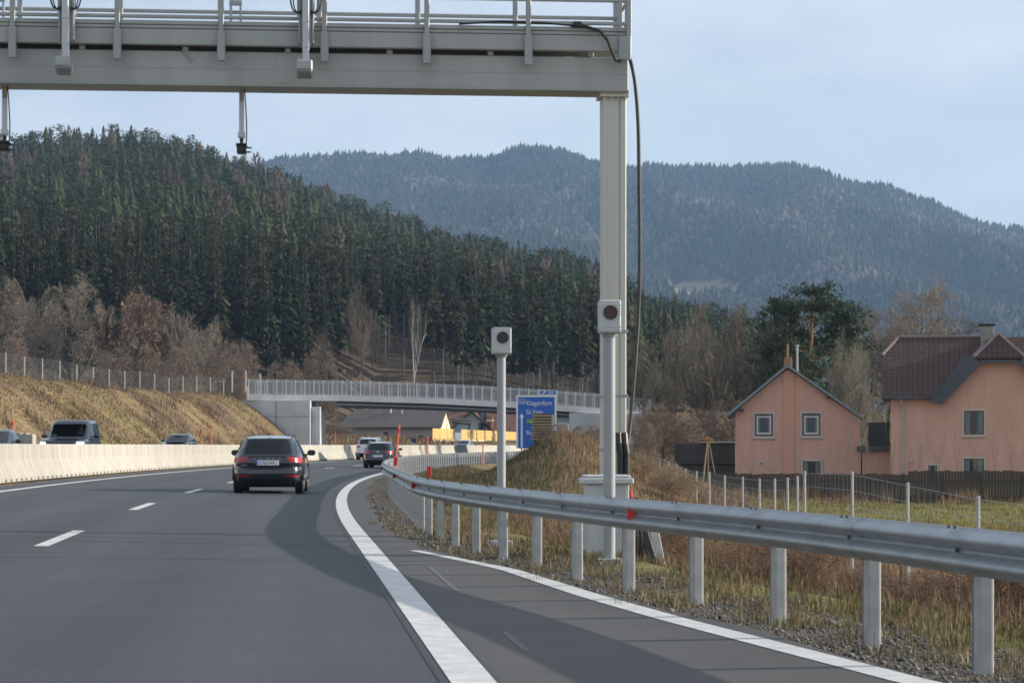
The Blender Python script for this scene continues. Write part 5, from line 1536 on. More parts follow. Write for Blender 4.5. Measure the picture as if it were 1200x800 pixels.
# ---- wooded hill: the front trees one by one, the rest as one mass
pts = []
gy = np.arange(368, 1120, 7.6)
for y_ in gy:
    half0, half1 = (-170-600)/F*y_, (940-600)/F*y_
    xs_ = np.arange(half0, half1, 7.2) + G.uniform(-2.8, 2.8)
    for x_ in xs_: pts.append((x_+G.uniform(-2.2, 2.2), y_+G.uniform(-2.2, 2.2)))
pts = np.array(pts)
ixp, y0p, yrp, _, _ = hill_par(pts[:,0], pts[:,1])
din = pts[:,1]-y0p
ok = (din > 0) & (pts[:,1] < yrp+25)
# grassy clearing notch at the forest foot, right of the low branched spruces
ok &= ~((ixp > 402) & (ixp < 470) & (din < 14+ (470-ixp)*.12))
pts, ixp, din = pts[ok], ixp[ok], din[ok]
zp = ground(pts[:,0], pts[:,1])
order = np.argsort(din)
vis = (ixp > -8) & (ixp < 720)
front = [i for i in order if vis[i]][:240]
fset = set(front)
rngs = random.Random(5)
NEED = [(.043,.056,.026), (.052,.064,.030), (.034,.047,.026), (.062,.068,.032)]
kinds = []
for q in range(8):
    high = q >= 4
    H = 24.0
    zb_ = H*(.52 if high else .10)
    v, t_ = conifer(rngs, H, zb_, 2.6 if high else 3.4, 17 if high else 30, 15, .62)
    c_ = np.tile(np.array(NEED[q % 4]), (len(v), 1))*np.random.default_rng(q).uniform(.75, 1.25, (len(v)//7, 1)).repeat(7, axis=0)[:len(v)]
    cm = np_mesh('crown', v, t_, M_['needle'], c_)
    tb = trunk_mb(H*.96, .15 if high else .22, .04)
    if high:
        for k in range(26):
            z_ = R.uniform(H*.12, H*.52); a = R.uniform(0, 6.28); l_ = R.uniform(.4, 1.3)
            tb.cyl((0, 0, z_), (l_*cos(a), l_*sin(a), z_-.2*l_), .035, .01, 3, caps=False)
    to = tb.build('trunk', M_['barkg']); tm = to.data; bpy.data.objects.remove(to)
    kinds.append((cm, tm))
lowlab = 'dark green spruce clothed to the ground at the forest edge behind the embankment'
highlab = 'tall spruce with a bare grey trunk at the forest edge above the bridge'
for i in front:
    high = 428 < ixp[i] < 735 or (ixp[i] < 60 and i % 3 == 0)
    q = R.randrange(4, 8) if high else R.randrange(0, 4)
    s_ = R.uniform(.80, 1.12)*(.92 if not high else .98)
    t = thing('spruce_tree', highlab if high else lowlab, 'spruce tree', (pts[i,0], pts[i,1], zp[i]), R.uniform(0, 6.28), 'bare trunked spruces at the forest edge' if high else 'low branched spruces at the forest edge')
    t.scale = (s_*R.uniform(.9, 1.15), s_*R.uniform(.9, 1.15), s_)
    link('crown', kinds[q][0], t); link('trunk', kinds[q][1], t)
protos = [conifer_far(rngs, 20, 2 if q < 6 else 6, 4.0 if q < 6 else 3.3, 12, 7) for q in range(9)]
hprotos = [conifer_far(rngs, 21, 10.5, 3.3, 8, 7) for q in range(5)]
def pine_far(rng):
    V = []; T = []; n = 0
    for k in range(30):
        a = rng.uniform(0, 6.28); f = rng.random(); r_ = 2.9*sqrt(rng.random())*(1-.75*f*f); z_ = 10.5+10.5*f
        c = np.array((r_*cos(a), r_*sin(a), z_)); s1 = rng.uniform(.5, .95)
        for j in range(7):
            cc = c+np.array((rng.gauss(0, s1), rng.gauss(0, s1), rng.gauss(0, s1*.6)))
            p = [cc+np.array((rng.gauss(0, .42), rng.gauss(0, .42), rng.gauss(0, .34))) for _ in range(3)]
            V += p; T.append((n, n+1, n+2)); n += 3
    return np.array(V, dtype=np.float32), np.array(T, dtype=np.int32)
def broad_far(rng):
    V = []; T = []; n = 0
    for k in range(190):
        a = rng.uniform(0, 6.28); f = rng.uniform(.3, 1); r_ = 3.4*sin(pi*min(1, f*.95))*rng.uniform(.4, 1)
        p = np.array((r_*cos(a), r_*sin(a), 21*f)); d = np.array((cos(a)*.8, sin(a)*.8, 2.0)); s = np.array((-sin(a), cos(a), 0))*.24
        V += [p+s, p-s, p+d]; T.append((n, n+1, n+2)); n += 3
    return np.array(V, dtype=np.float32), np.array(T, dtype=np.int32)
pines = [pine_far(rngs) for _ in range(4)]; broads = [broad_far(rngs) for _ in range(4)]
F_ = Tri()
patch_c = wav(pts[:,0], pts[:,1], 26, 4, 6)
patch_b = wav(pts[:,0], pts[:,1], 38, 17, 6)
for i in range(len(pts)):
    if i in fset: continue
    r_ = R.random()
    steep = ixp[i] > 520
    if r_ < .045 + .34*max(0, min(1, patch_b[i]-.75)) and din[i] > 25:
        v, t_ = broads[R.randrange(4)]; c = np.array((.150,.118,.098))*R.uniform(.7, 1.25)
    elif r_ > (.60 if din[i] > 120 else .85):
        v, t_ = pines[R.randrange(4)]; c = np.array((.042,.058,.030))*R.uniform(.7, 1.2)
    else:
        v, t_ = (hprotos[R.randrange(5)] if 430 < ixp[i] < 740 and din[i] < 110 else protos[R.randrange(9)]); c = np.array(NEED[R.randrange(4)])*R.uniform(.78, 1.28)*(1+.18*patch_c[i])
    a = R.uniform(0, 6.28); s_ = R.uniform(.75, 1.12); w = s_*R.uniform(.85, 1.3)
    ca, sa = cos(a)*w, sin(a)*w
    vv = np.empty_like(v); vv[:,0] = v[:,0]*ca - v[:,1]*sa + pts[i,0]; vv[:,1] = v[:,0]*sa + v[:,1]*ca + pts[i,1]; vv[:,2] = v[:,2]*s_ + zp[i]
    F_.add(vv, t_, c)
tag(link('hill_forest', F_.mesh('hill_forest', M_['needle_far'])), 'dense mixed spruce and pine forest covering the hill behind the bridge', 'forest', kind='stuff')

# ---- bare broadleaved trees
def bare(rng, levels=5, up=.25, spread=.75, limbs=6, twigs=4, first=.28, droop=0.0, cu=.25, tl=4.4):
    thick = []; thin = []
    def grow(p, d, L_, r, lev):
        nseg = 3; pts_ = [p]; q = p; dd_ = d
        for k in range(nseg):
            j = Vector((rng.gauss(0, 1), rng.gauss(0, 1), rng.gauss(0, 1)))*cu*.5
            dd_ = (dd_ + j + Vector((0, 0, up*.25 if lev > 0 else .05)) - Vector((0, 0, droop*.25*lev))).normalized()
            q = q + dd_*(L_/nseg); pts_.append(q)
        for k in range(nseg):
            ra, rb_ = r*(1-.55*k/nseg), r*(1-.55*(k+1)/nseg)
            (thick if r > .035 else thin).append((pts_[k], pts_[k+1], ra, rb_))
        if lev == levels:
            return
        nc = limbs if lev == 0 else (4 if lev < levels-1 else twigs)
        for c in range(nc):
            f = (first + (1-first)*(c+rng.uniform(.2, 1))/nc) if lev == 0 else rng.uniform(.25, 1)
            i_ = min(nseg-1, int(f*nseg)); fr = f*nseg-i_
            bp = pts_[i_].lerp(pts_[i_+1], fr)
            ax = Vector((rng.gauss(0, 1), rng.gauss(0, 1), rng.gauss(0, 1))); ax = (ax - ax.dot(dd_)*dd_).normalized()
            an_ = rng.uniform(.5, 1.15)*spread
            nd = (dd_*cos(an_) + ax*sin(an_)).normalized()
            grow(bp, nd, L_*rng.uniform(.52, .78), r*(.52 if lev else .5)*rng.uniform(.8, 1.1), lev+1)
    grow(Vector((0, 0, 0)), Vector((0, 0, 1)), tl, .26, 0)
    return thick, thin
def bare_meshes(seed, bcol, tcol, mat_b, tw=.016, leaves=0, lcol=(.2,.1,.05), rad=1.0, **k):
    rng = random.Random(seed); rnd = k.pop('rnd', None); thick, thin = bare(rng, **k)
    if rnd:
        H0 = max(q.z for _, q, _, _ in thin); cz = H0*rnd[0]; rx, rz = H0*rnd[1], H0*rnd[2]
        def pull(p):
            e = Vector((p.x/rx, p.y/rx, (p.z-cz)/rz)); l_ = e.length
            if p.z < cz*.5 and l_ > 1: l_ = max(1, sqrt(e.x**2+e.y**2))
            if l_ <= .7: return p
            f_ = (.7 + .3*(1-exp(-(l_-.7)/.3)))/l_
            return Vector((p.x*f_, p.y*f_, cz+(p.z-cz)*f_)) if p.z > cz*.5 else Vector((p.x*f_, p.y*f_, p.z))
        thick = [(pull(p), pull(q), a, b_) for p, q, a, b_ in thick]; thin = [(pull(p), pull(q), a, b_) for p, q, a, b_ in thin]
    H = float(np.percentile([q.z for _, q, _, _ in thin], 99)); Wd = float(np.percentile([sqrt(q.x**2+q.y**2) for _, q, _, _ in thin], 90))
    b = MB()
    for p, q, ra, rb_ in thick: b.cyl(p - Vector((0, 0, .5)) if p.z < .01 else p, q, ra*rad, rb_*rad, 6 if ra > .08 else 4, caps=False)
    o = b.build('trunk', M_[mat_b]); tm = o.data; bpy.data.objects.remove(o)
    Tn = Tri(); V = []; T_ = []; Cc = []; n = 0; cr = np.array(tcol)
    for p, q, ra, rb_ in thin:
        d = (q-p); s = d.cross(Vector((rng.gauss(0, 1), rng.gauss(0, 1), rng.gauss(0, .4)))).normalized()*max(ra, tw)
        V += [p+s, p-s, q-s*.6, q+s*.6]; T_ += [(n, n+1, n+2), (n, n+2, n+3)]; n += 4
        Cc += [cr*rng.uniform(.75, 1.3)]*4
        for _ in range(leaves):
            if rng.random() < .35:
                c = p.lerp(q, rng.random()); e = [c+Vector((rng.gauss(0, .10), rng.gauss(0, .10), rng.gauss(0, .10))) for _ in range(3)]
                V += e; T_.append((n, n+1, n+2)); n += 3; Cc += [np.array(lcol)*rng.uniform(.7, 1.3)]*3
    cm = np_mesh('crown', np.array([tuple(v) for v in V]), np.array(T_), M_['twig'], np.array(Cc))
    return tm, cm, H, Wd
BT = {}
BT['round'] = bare_meshes(3, None, (.23,.195,.155), 'bark', levels=5, up=.10, spread=1.0, limbs=10, twigs=8, first=.22, tw=.017, rnd=(.52, .46, .46))
BT['leafy'] = bare_meshes(8, None, (.21,.165,.135), 'bark', levels=5, up=.22, spread=.9, limbs=9, twigs=6, first=.2, rnd=(.52, .42, .46), leaves=1, lcol=(.19,.12,.085), tw=.016)
BT['upright'] = bare_meshes(12, None, (.135,.12,.098), 'bark', levels=5, up=.42, spread=.75, limbs=9, twigs=4, first=.18, tw=.015, rnd=(.55, .36, .45))
BT['loose'] = bare_meshes(21, None, (.19,.16,.13), 'bark', levels=5, up=.30, spread=.85, limbs=8, twigs=6, first=.15, tw=.015, rnd=(.52, .40, .46))
BT['pale'] = bare_meshes(25, None, (.21,.185,.145), 'barkg', levels=5, up=.5, spread=.7, limbs=9, twigs=5, first=.05, tw=.014)
BT['bramble'] = bare_meshes(61, None, (.20,.125,.085), 'bark', levels=5, up=-.1, spread=1.3, limbs=12, twigs=4, first=.02, tw=.022, rad=.3, cu=.5)
BT['drybrush'] = bare_meshes(62, None, (.27,.20,.135), 'bark', levels=5, up=.25, spread=.9, limbs=12, twigs=4, first=.02, tw=.022, rad=.3)
BT['sapling'] = bare_meshes(27, None, (.24,.21,.17), 'barkg', levels=3, up=.9, spread=.45, limbs=7, twigs=4, first=.15, tw=.011, rad=.16)
BT['shrub'] = bare_meshes(31, None, (.195,.15,.12), 'bark', levels=5, up=.12, spread=1.15, limbs=10, twigs=7, first=.02, tw=.018, rad=.5, rnd=(.40, .55, .56))
BT['birch'] = bare_meshes(44, None, (.25,.22,.19), 'birch', levels=4, up=.65, spread=.55, limbs=4, twigs=4, first=.72, tw=.018, rad=.85, tl=8.5)
BT['tall'] = bare_meshes(52, None, (.20,.155,.12), 'barkg', levels=5, up=.35, spread=.8, limbs=9, twigs=2, first=.45, tw=.016, rad=.7, tl=7)
def bare_tree(kind, px, top, wpx, Y, label, name='bare_tree', cat='bare tree', group=None, basepy=None, rz=None):
    tm, cm, H, Wd = BT[kind]
    x = (px-600)*Y/F; z = float(ground(x, Y)) if basepy is None else CAMH-(basepy-HZ)*Y/F
    h = CAMH-(top-HZ)*Y/F - z
    t = thing(name, label, cat, (x, Y, z), R.uniform(0, 6.28) if rz is None else rz, group)
    sx = wpx*Y/F/2/Wd*1.12
    t.scale = (sx, sx, h/H)
    link('trunk', tm, t); link('crown', cm, t)
    return t
bare_tree('round', 82, 334, 104, 300, 'big round crowned bare tree with dark limbs behind the embankment fence')
bare_tree('leafy', 165, 346, 84, 296, 'bare tree with some rust brown leaves left, right of the big round bare tree')
bare_tree('loose', -4, 328, 60, 310, 'bare tree cut off by the picture edge, left of the big round bare tree')
bare_tree('loose', 30, 352, 64, 330, 'loose bare tree half hidden behind the big round bare tree, on its left')
bare_tree('round', 124, 362, 70, 315, 'bare tree filling the gap between the big round tree and the rust leaved tree')
bare_tree('round', 212, 368, 74, 300, 'low grey brown bare tree right of the rust leaved tree')
bare_tree('round', 250, 382, 60, 290, 'smaller rounded bare tree in the tree row, above the end of the embankment fence')
bare_tree('shrub', 286, 402, 42, 270, 'tawny bare bush above the bridge end, last of the row', 'bare_bush', 'bush')
bare_tree('shrub', 262, 404, 44, 262, 'yellowish brown bush behind the embankment fence near the bridge end', 'bare_bush', 'bush')
bare_tree('shrub', 336, 424, 46, 280, 'low olive bush just above the left part of the bridge railing', 'bare_bush', 'bush')
bare_tree('shrub', 372, 412, 42, 300, 'reddish twiggy bush above the bridge railing at the foot of the spruces', 'bare_bush', 'bush')
bare_tree('shrub', 12, 398, 60, 268, 'low bare thicket at the picture edge behind the embankment fence', 'bare_bush', 'bush')
bare_tree('shrub', 150, 408, 80, 262, 'low bare thicket behind the fence between the round and the rust leaved tree', 'bare_bush', 'bush')
bare_tree('shrub', 205, 410, 70, 255, 'low bare thicket behind the fence under the grey brown tree', 'bare_bush', 'bush')
bare_tree('tall', 425, 333, 34, 398, 'tall pale brown bare tree at the forest edge, left of the white birch')
bare_tree('birch', 483, 343, 30, 370, 'white trunked birch standing alone at the forest edge above the bridge', 'birch_tree', 'birch tree')
bare_tree('tall', 382, 385, 26, 388, 'short bare tree among dead grey stems, left of the tall pale brown tree')
bare_tree('pale', 776, 372, 70, 205, 'pale slender bare tree right of the gantry cable')
bare_tree('upright', 757, 400, 46, 226, 'bare tree close behind the gantry cable at the end of the bridge')
bare_tree('upright', 812, 385, 66, 218, 'brown bare tree between the pale slender tree and the dark upright one')
bare_tree('upright', 842, 356, 72, 200, 'dark upright bare tree left of the small salmon house')
bare_tree('upright', 880, 366, 76, 190, 'bare tree directly behind the left eave of the small salmon house')
bare_tree('upright', 905, 392, 60, 205, 'bare tree behind the small salmon house roof, left of the pine')
bare_tree('round', 1078, 340, 132, 215, 'broad brown bare tree behind the tiled house ridge')
bare_tree('upright', 1040, 362, 84, 225, 'brown bare tree left of the broad one behind the tiled house')
bare_tree('pale', 1003, 396, 66, 172, 'pale twiggy bare tree in the gap between the two salmon houses')
bare_tree('pale', 970, 412, 56, 168, 'pale twiggy bare tree behind the right slope of the small salmon house')
bare_tree('upright', 1130, 372, 74, 230, 'bare tree behind the chimney of the tiled house')
bare_tree('upright', 1215, 408, 60, 210, 'bare tree behind the right end of the tiled house')
bare_tree('shrub', 776, 474, 84, 170, 'reddish bare bush in front of the pale slender tree', 'bare_bush', 'bush')
bare_tree('shrub', 818, 482, 76, 176, 'brown bare bush behind the dark shed', 'bare_bush', 'bush')
bare_tree('shrub', 746, 488, 50, 160, 'small reddish bush behind the gantry column', 'bare_bush', 'bush')
bare_tree('shrub', 862, 470, 64, 172, 'dark brown bush against the left wall of the small salmon house', 'bare_bush', 'bush')
bare_tree('shrub', 692, 499, 46, 118, 'dry bush on the mound between the two measuring posts', 'bare_bush', 'bush')
bare_tree('shrub', 640, 497, 34, 92, 'dark dry bush on the crest of the mound in front of the blue sign', 'bare_bush', 'bush')
bare_tree('shrub', 668, 505, 40, 100, 'tawny dry bush on the mound right of the blue sign', 'bare_bush', 'bush')
for k in range(26):
    px = -10 + 16.2*k + R.uniform(-6, 6); Y = R.uniform(255, 372); g_ = float(ground((px-600)*Y/F, Y)); hp = R.uniform(1.8, 4.2)*(1 if px < 240 else .55)
    bare_tree('shrub' if k % 3 else 'loose', px, HZ-(g_+hp-CAMH)/Y*F, R.uniform(34, 58), Y, 'twiggy bare bush in the thicket between the embankment fence and the spruces', 'bare_bush', 'bush', 'bushes between the fence and the forest')
for k in range(30):
    Y = 15.5 + 27*R.random()**1.3; x_ = float(Xr(Y)) + R.uniform(2.4, 6.0); g_ = float(ground(x_, Y)); hp = R.uniform(.35, .85)
    bare_tree('bramble', 600+x_/Y*F, HZ-(g_+hp-CAMH)/Y*F, hp*R.uniform(1.3, 2.2)*F/Y, Y, 'low tangle of reddish brown dry brambles behind the guard rail', 'bramble_bush', 'bush', 'brambles behind the guard rail')
for k in range(14):
    Y = 72 + 44*R.random(); x_ = R.uniform(2.2, 6.4); g_ = float(ground(x_, Y)); hp = R.uniform(.6, 1.3)
    bare_tree('drybrush', 600+x_/Y*F, HZ-(g_+hp-CAMH)/Y*F, hp*R.uniform(1.2, 1.9)*F/Y, Y, 'tawny dry brush on the right flank of the mound behind the gantry column', 'dry_bush', 'bush', 'dry brush on the mound')
sap = 0
for px, top, Y, w in ((996, 480, 118, 14), (1012, 474, 112, 12), (1046, 484, 110, 12), (1064, 492, 104, 14), (1078, 482, 108, 12), (1098, 496, 100, 14), (1122, 486, 108, 12), (1146, 500, 98, 14), (1166, 488, 110, 12), (1186, 498, 102, 14), (966, 500, 116, 12), (940, 512, 118, 12), (905, 520, 115, 14), (878, 525, 118, 12)):
    bare_tree('sapling', px, top, w*1.1, Y, 'slim leafless sapling in the row before the board fence and the salmon houses', 'sapling', 'sapling', 'saplings before the salmon houses')

# ---- pine behind the small house
def pine_tree(px, top, wpx, Y, label, seed):
    rng = random.Random(seed); x = (px-600)*Y/F; z = float(ground(x, Y)); h = CAMH-(top-HZ)*Y/F-z; w = wpx*Y/F/2
    t = thing('pine_tree', label, 'pine tree', (x, Y, z))
    b = trunk_mb(h*.93, .26, .09, .3)
    Tn = Tri()
    for k in range(48):
        f = rng.uniform(.28, 1.0); zz = h*f; a = rng.uniform(0, 6.28)
        prof = w*min(1.0, (1.04-f)*3.0)**.6*(.55+.45*min(1, (f-.25)*3)); l_ = prof*rng.uniform(.3, 1.0)
        tip = Vector((l_*cos(a), l_*sin(a), min(h, zz + l_*rng.uniform(-.05, .35))))
        b.cyl((.3*f*f, 0, zz-.6), tip, .05, .015, 4, caps=False)
        for c in range(rng.randrange(2, 6)):
            cc = np.array(tip)+np.array((rng.gauss(0, .65), rng.gauss(0, .65), rng.gauss(0, .2))); s_ = rng.uniform(.38, .75)
            n = 46; cen = cc + rng_n.normal(size=(n, 3))*np.array((s_, s_, s_*.42))*.75
            d1 = rng_n.normal(size=(n, 3))*.20; d2 = rng_n.normal(size=(n, 3))*.055
            v = np.stack([cen+d2, cen-d2, cen+d1+np.array((0, 0, .06))], 1).reshape(-1, 3)
            Tn.add(v, np.arange(3*n).reshape(-1, 3), np.array((.038,.058,.031))*rng.uniform(.6, 1.5))
    b.build('trunk', M_['barkp'], t)
    link('crown', Tn.mesh('crown', M_['twig']), t)
rng_n = np.random.default_rng(3)
pine_tree(948, 340, 104, 182, 'dark green pine with orange brown trunk behind the small salmon house', 1)
pine_tree(918, 352, 66, 190, 'second dark pine partly behind the taller one, above the small salmon house roof', 2)
pine_tree(985, 356, 60, 188, 'dark pine crown right of the tallest pine behind the small house', 4)
# dark conifers further back on the right
for px, top, w, Y, lab in ((800, 356, 34, 330, 'dark conifer behind the pale slender bare tree'), (830, 372, 30, 340, 'dark conifer right of the one behind the pale slender tree'), (765, 350, 30, 345, 'dark conifer right beside the gantry cable'), (872, 352, 36, 320, 'dark conifer behind the left eave of the small salmon house'), (895, 366, 32, 330, 'dark conifer left of the pines behind the small house'), (745, 345, 26, 350, 'dark conifer partly hidden by the gantry column'), (852, 362, 28, 335, 'dark conifer between two others behind the upright bare tree'), (782, 362, 28, 350, 'dark conifer in the row right of the gantry cable')):
    x = (px-600)*Y/F; z = float(ground(x, Y)); h = CAMH-(top-HZ)*Y/F-z
    t = thing('spruce_tree', lab, 'spruce tree', (x, Y, z), R.uniform(0, 6)); q = R.randrange(0, 4)
    t.scale = (w*Y/F/7*1.2, w*Y/F/7*1.2, h/24)
    link('crown', kinds[q][0], t); link('trunk', kinds[q][1], t)

# ---- grass, weeds and stones
def stalks(name, x, y, h, w, colr, lean=.35, label=None, cat=None, z=None, cvar=.3, bend=True):
    n = len(x); z = ground(x, y) if z is None else z
    a = G.uniform(0, 6.28, n); th = G.normal(0, lean, n)*h; ph = G.uniform(0, 6.28, n)
    w2 = np.broadcast_to(w, (n,))*G.uniform(.6, 1.4, n)/2
    bx, by = np.cos(a)*w2, np.sin(a)*w2
    tx_, ty_ = np.cos(ph)*th, np.sin(ph)*th
    V = np.zeros((n, 5, 3), dtype=np.float32)
    V[:, 0] = np.stack([x-bx, y-by, z-.03], 1); V[:, 1] = np.stack([x+bx, y+by, z-.03], 1)
    V[:, 2] = np.stack([x+bx*.8+tx_*.35, y+by*.8+ty_*.35, z+h*.58], 1); V[:, 3] = np.stack([x-bx*.8+tx_*.35, y-by*.8+ty_*.35, z+h*.58], 1)
    V[:, 4] = np.stack([x+tx_, y+ty_, z+h*(1-.25*np.minimum(1, np.abs(th)/np.maximum(h, .01)))], 1)
    T = (np.arange(n)[:, None, None]*5 + np.array([(0, 1, 2), (0, 2, 3), (3, 2, 4)])[None]).reshape(-1, 3)
    c = np.asarray(colr)*np.ones((n, 3))*(1+G.normal(0, cvar, (n, 1))).clip(.4, 1.8)
    me = np_mesh(name, V.reshape(-1, 3), T, M_['dry'], np.repeat(c, 5, axis=0))
    return tag(link(name, me), label, cat, kind='stuff')
def pick(n, cols, wts):
    i = G.choice(len(cols), n, p=np.array(wts)/sum(wts)); return np.array(cols)[i]
BR = [(.185,.125,.080), (.15,.095,.066), (.25,.185,.115), (.11,.075,.056), (.29,.225,.14)]
GR = [(.125,.13,.045), (.165,.155,.06), (.23,.19,.095), (.09,.105,.038)]
# short green and straw grass along the rail
n = 52000
y_ = 10.5 + 45*G.random(n)**1.7; d_ = .75 + 2.4*G.beta(1.6, 2.2, n); x_ = Xr(y_) + d_
kp = wav(x_, y_, .55, 4, 8)+.5*wav(x_, y_, 2.2, 9, 6)+G.normal(0, .35, n) > -.15
x_, y_ = x_[kp], y_[kp]; n = len(x_)
stalks('verge_grass', x_, y_, G.uniform(.03, .13, n), .009, pick(n, GR+BR, (2, 2.4, 2.4, 1.4, 2, 1.4, 2, 1, 1)), .6, 'short green and straw coloured grass behind the guard rail', 'grass')
# tall brown weeds in clumps
def clumps(nc, xs_, ys_, per, spread, hmin, hmax):
    X_ = []; Y_ = []; H_ = []; K_ = []
    for cx, cy in zip(xs_, ys_):
        m = R.randrange(per//2, per); X_.append(cx+G.normal(0, spread, m)); Y_.append(cy+G.normal(0, spread, m)); hh_ = R.uniform(hmin, hmax)
        H_.append(hh_*G.uniform(.45, 1.05, m)); K_.append(np.full(m, R.randrange(5)))
    return map(np.concatenate, (X_, Y_, H_, K_))
nc = 1500
cy = 11 + 40*G.random(nc)**1.35; cx = Xr(cy) + 2.1 + 5.2*G.random(nc)**1.1
kp = wav(cx, cy, 1.1, 6, 8) > -.75; cx, cy = cx[kp], cy[kp]
x_, y_, h_w, k_ = clumps(nc, cx, cy, 58, .2, .14, .55)
stalks('dry_weeds', x_, y_, h_w, .009, np.array(BR)[k_], .8, 'reddish brown dry weeds behind the guard rail', 'dry weeds')
n = 26000; y_ = 11 + 42*G.random(n)**1.4; x_ = Xr(y_)+1.7+5.6*G.random(n)
stalks('dry_litter', x_, y_, G.uniform(.03, .22, n), .012, pick(n, BR+GR[1:3], (4, 4, 2, 3, 1, 1.5, 1)), 1.1, 'flattened brown plant litter between rail and wire fence', 'plant litter')
# sparse weeds in the gravel at the foot of the rail
nc = 420; cy = 11 + 30*G.random(nc)**1.2; cx = Xr(cy) + G.normal(.55, .4, nc)
x_, y_, h_w, k_ = clumps(nc, cx, cy, 40, .10, .03, .17)
stalks('gravel_weeds', x_, y_, h_w, .007, np.array(BR+GR)[(k_+G.integers(0, 2, len(k_))*4) % 9], .6, 'small dry tufts growing in the gravel under the rail', 'weeds')
# gravel
n = 17000; y_ = 10.5 + 52*G.random(n)**1.5; x_ = Xr(y_) - .56 + 1.5*G.random(n); s_ = G.gamma(1.6, .0045, n)+.005; z_ = ground(x_, y_)
OV = np.array([(1,0,0),(-1,0,0),(0,1,0),(0,-1,0),(0,0,1),(0,0,-1)], dtype=float); OT = np.array([(0,2,4),(2,1,4),(1,3,4),(3,0,4),(2,0,5),(1,2,5),(3,1,5),(0,3,5)])
V = OV[None]*s_[:, None, None]*G.uniform(.6, 1.3, (n, 6, 1))*np.array((1, 1, .7)); V += np.stack([x_, y_, z_+s_*.25], 1)[:, None]
T = (np.arange(n)[:, None, None]*6+OT[None]).reshape(-1, 3)
M_['stone'] = mat('gravel_stone', (.2,.2,.19), .9, attr=True)
me = np_mesh('gravel', V.reshape(-1, 3), T, M_['stone'], np.repeat(np.array((.105,.098,.088))*G.uniform(.4, 1.8, (n, 1)), 6, axis=0))
tag(link('gravel', me), 'loose grey gravel along the foot of the guard rail', 'gravel', kind='stuff')
# mound and rough ground beyond
n = 60000; y_ = 48 + 90*G.random(n)**1.1; x_ = np.maximum(Xr(y_)+.8, -6) + 9.5*G.random(n)
nn = wav(x_, y_, 1.6, 3, 8)
colm = np.where((nn+G.normal(0, .5, n) > .15)[:, None], pick(n, BR, (3, 2, 4, 1, 3)), pick(n, BR+GR, (2, 3, 1, 3, 1, 1, 1, 1, 1)))
lf = (x_ < 1.2+.4*nn) & (G.random(n) < .75)
colm = np.where(lf[:, None], pick(n, [(.10,.095,.045), (.085,.075,.045), (.13,.11,.06)], (3, 2, 2)), colm)
stalks('mound_grass', x_, y_, G.uniform(.05, .24, n)*(1+.5*np.clip(nn, -1, 1)), .020, colm, .55, 'rough brown grass on the mound behind the guard rail', 'dry grass')
nc = 460; cy = 70 + 62*G.random(nc); cx = 1.6 + 5.4*G.random(nc)
x_, y_, h_w, k_ = clumps(nc, cx, cy, 60, .3, .18, .5)
stalks('mound_weeds', x_, y_, h_w, .016, np.array([(.26,.17,.10), (.20,.125,.08), (.30,.21,.13), (.16,.10,.07), (.24,.17,.12)])[k_], .4, 'tall dry brush on the right flank of the mound', 'dry brush')
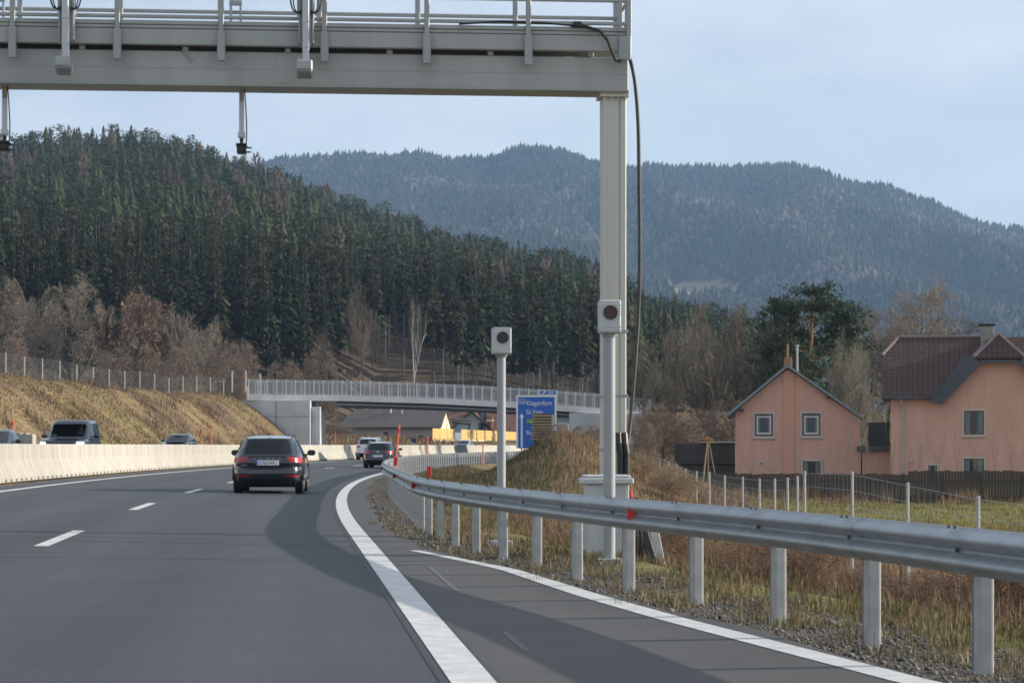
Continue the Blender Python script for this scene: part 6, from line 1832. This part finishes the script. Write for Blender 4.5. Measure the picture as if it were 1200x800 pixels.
# embankment
n = 95000; y_ = 84 + 144*G.random(n); u_ = -19.6 - 12.5*G.random(n); x_ = Xe(y_)+u_
nn = wav(x_, y_, 2.6, 7, 8)
colm = np.where((nn+G.normal(0, .4, n) > 0)[:, None], pick(n, BR+GR[2:3], (2, 1, 4, 1, 4, 3)), pick(n, BR+GR, (4, 4, 1, 4, 1, 1, 1, 1, 1)))
stalks('embankment_grass', x_, y_, G.uniform(.03, .15, n)*(1+.7*np.clip(nn, -.8, 1)), .045, colm, 1.0, 'rough brown grass on the embankment beyond the oncoming lanes', 'dry grass')
nc = 200; cy = 95 + 130*G.random(nc); cx = Xe(cy) - 21.5 - 10*G.random(nc)
x_, y_, h_w, k_ = clumps(nc, cx, cy, 60, .5, .3, .9)
stalks('embankment_weeds', x_, y_, h_w, .03, np.array([(.13,.085,.065), (.11,.075,.06), (.19,.13,.08), (.10,.07,.055), (.24,.17,.09)])[k_], .6, 'dark dry weeds scattered over the embankment', 'dry weeds')
# bank beyond the bridge
n = 14000; y_ = 236 + 75*G.random(n); x_ = Xe(y_) - 20 - 24*G.random(n)
stalks('far_bank_grass', x_, y_, G.uniform(.2, .8, n), .08, pick(n, BR, (4, 3, 3, 1, 2)), .5, 'brown grass on the bank below the long house', 'dry grass')
# garden meadow and reeds by the board fence
n = 42000; y_ = 54 + 41*G.random(n)**1.2; x_ = 5.9 + (y_*.235-5.9+3)*G.random(n)
stalks('meadow_grass', x_, y_, G.uniform(.04, .16, n), .025, pick(n, [(.20,.19,.05), (.24,.21,.07), (.15,.16,.045), (.27,.21,.10)], (3, 3, 2, 2)), .5, 'yellow green meadow grass before the board fence', 'grass')
nc = 470; cy = np.concatenate([46 + 80*G.random(230), 91+5*G.random(60), 34+26*G.random(180)]); cx = np.concatenate([6.1 + 2.0*G.random(230), 9+14*G.random(60), 6+6.5*G.random(180)])
x_, y_, h_w, k_ = clumps(nc, cx, cy, 56, .3, .25, .8)
stalks('garden_weeds', x_, y_, h_w, .018, np.array([(.22,.14,.085), (.17,.11,.075), (.30,.21,.13), (.13,.09,.065), (.26,.18,.11)])[k_], .35, 'tall dry weeds along the wire fence and before the board fence', 'dry weeds')

# ------------------------------------------------------------------ the air
hm = bpy.data.materials.new('haze'); hm.use_nodes = True
hn = hm.node_tree; hn.nodes.clear()
ho = hn.nodes.new('ShaderNodeOutputMaterial'); hv = hn.nodes.new('ShaderNodeVolumePrincipled')
hv.inputs['Color'].default_value = (.43, .66, 1.0, 1); hv.inputs['Density'].default_value = 8e-5; hv.inputs['Anisotropy'].default_value = 0.1
hn.links.new(hv.outputs[0], ho.inputs['Volume'])
b = MB(); b.box(-3600, 3600, -60, 6800, -80, 720)
o = b.build('haze', hm); tag(o, 'thin blue haze over the valley', 'haze', kind='stuff')
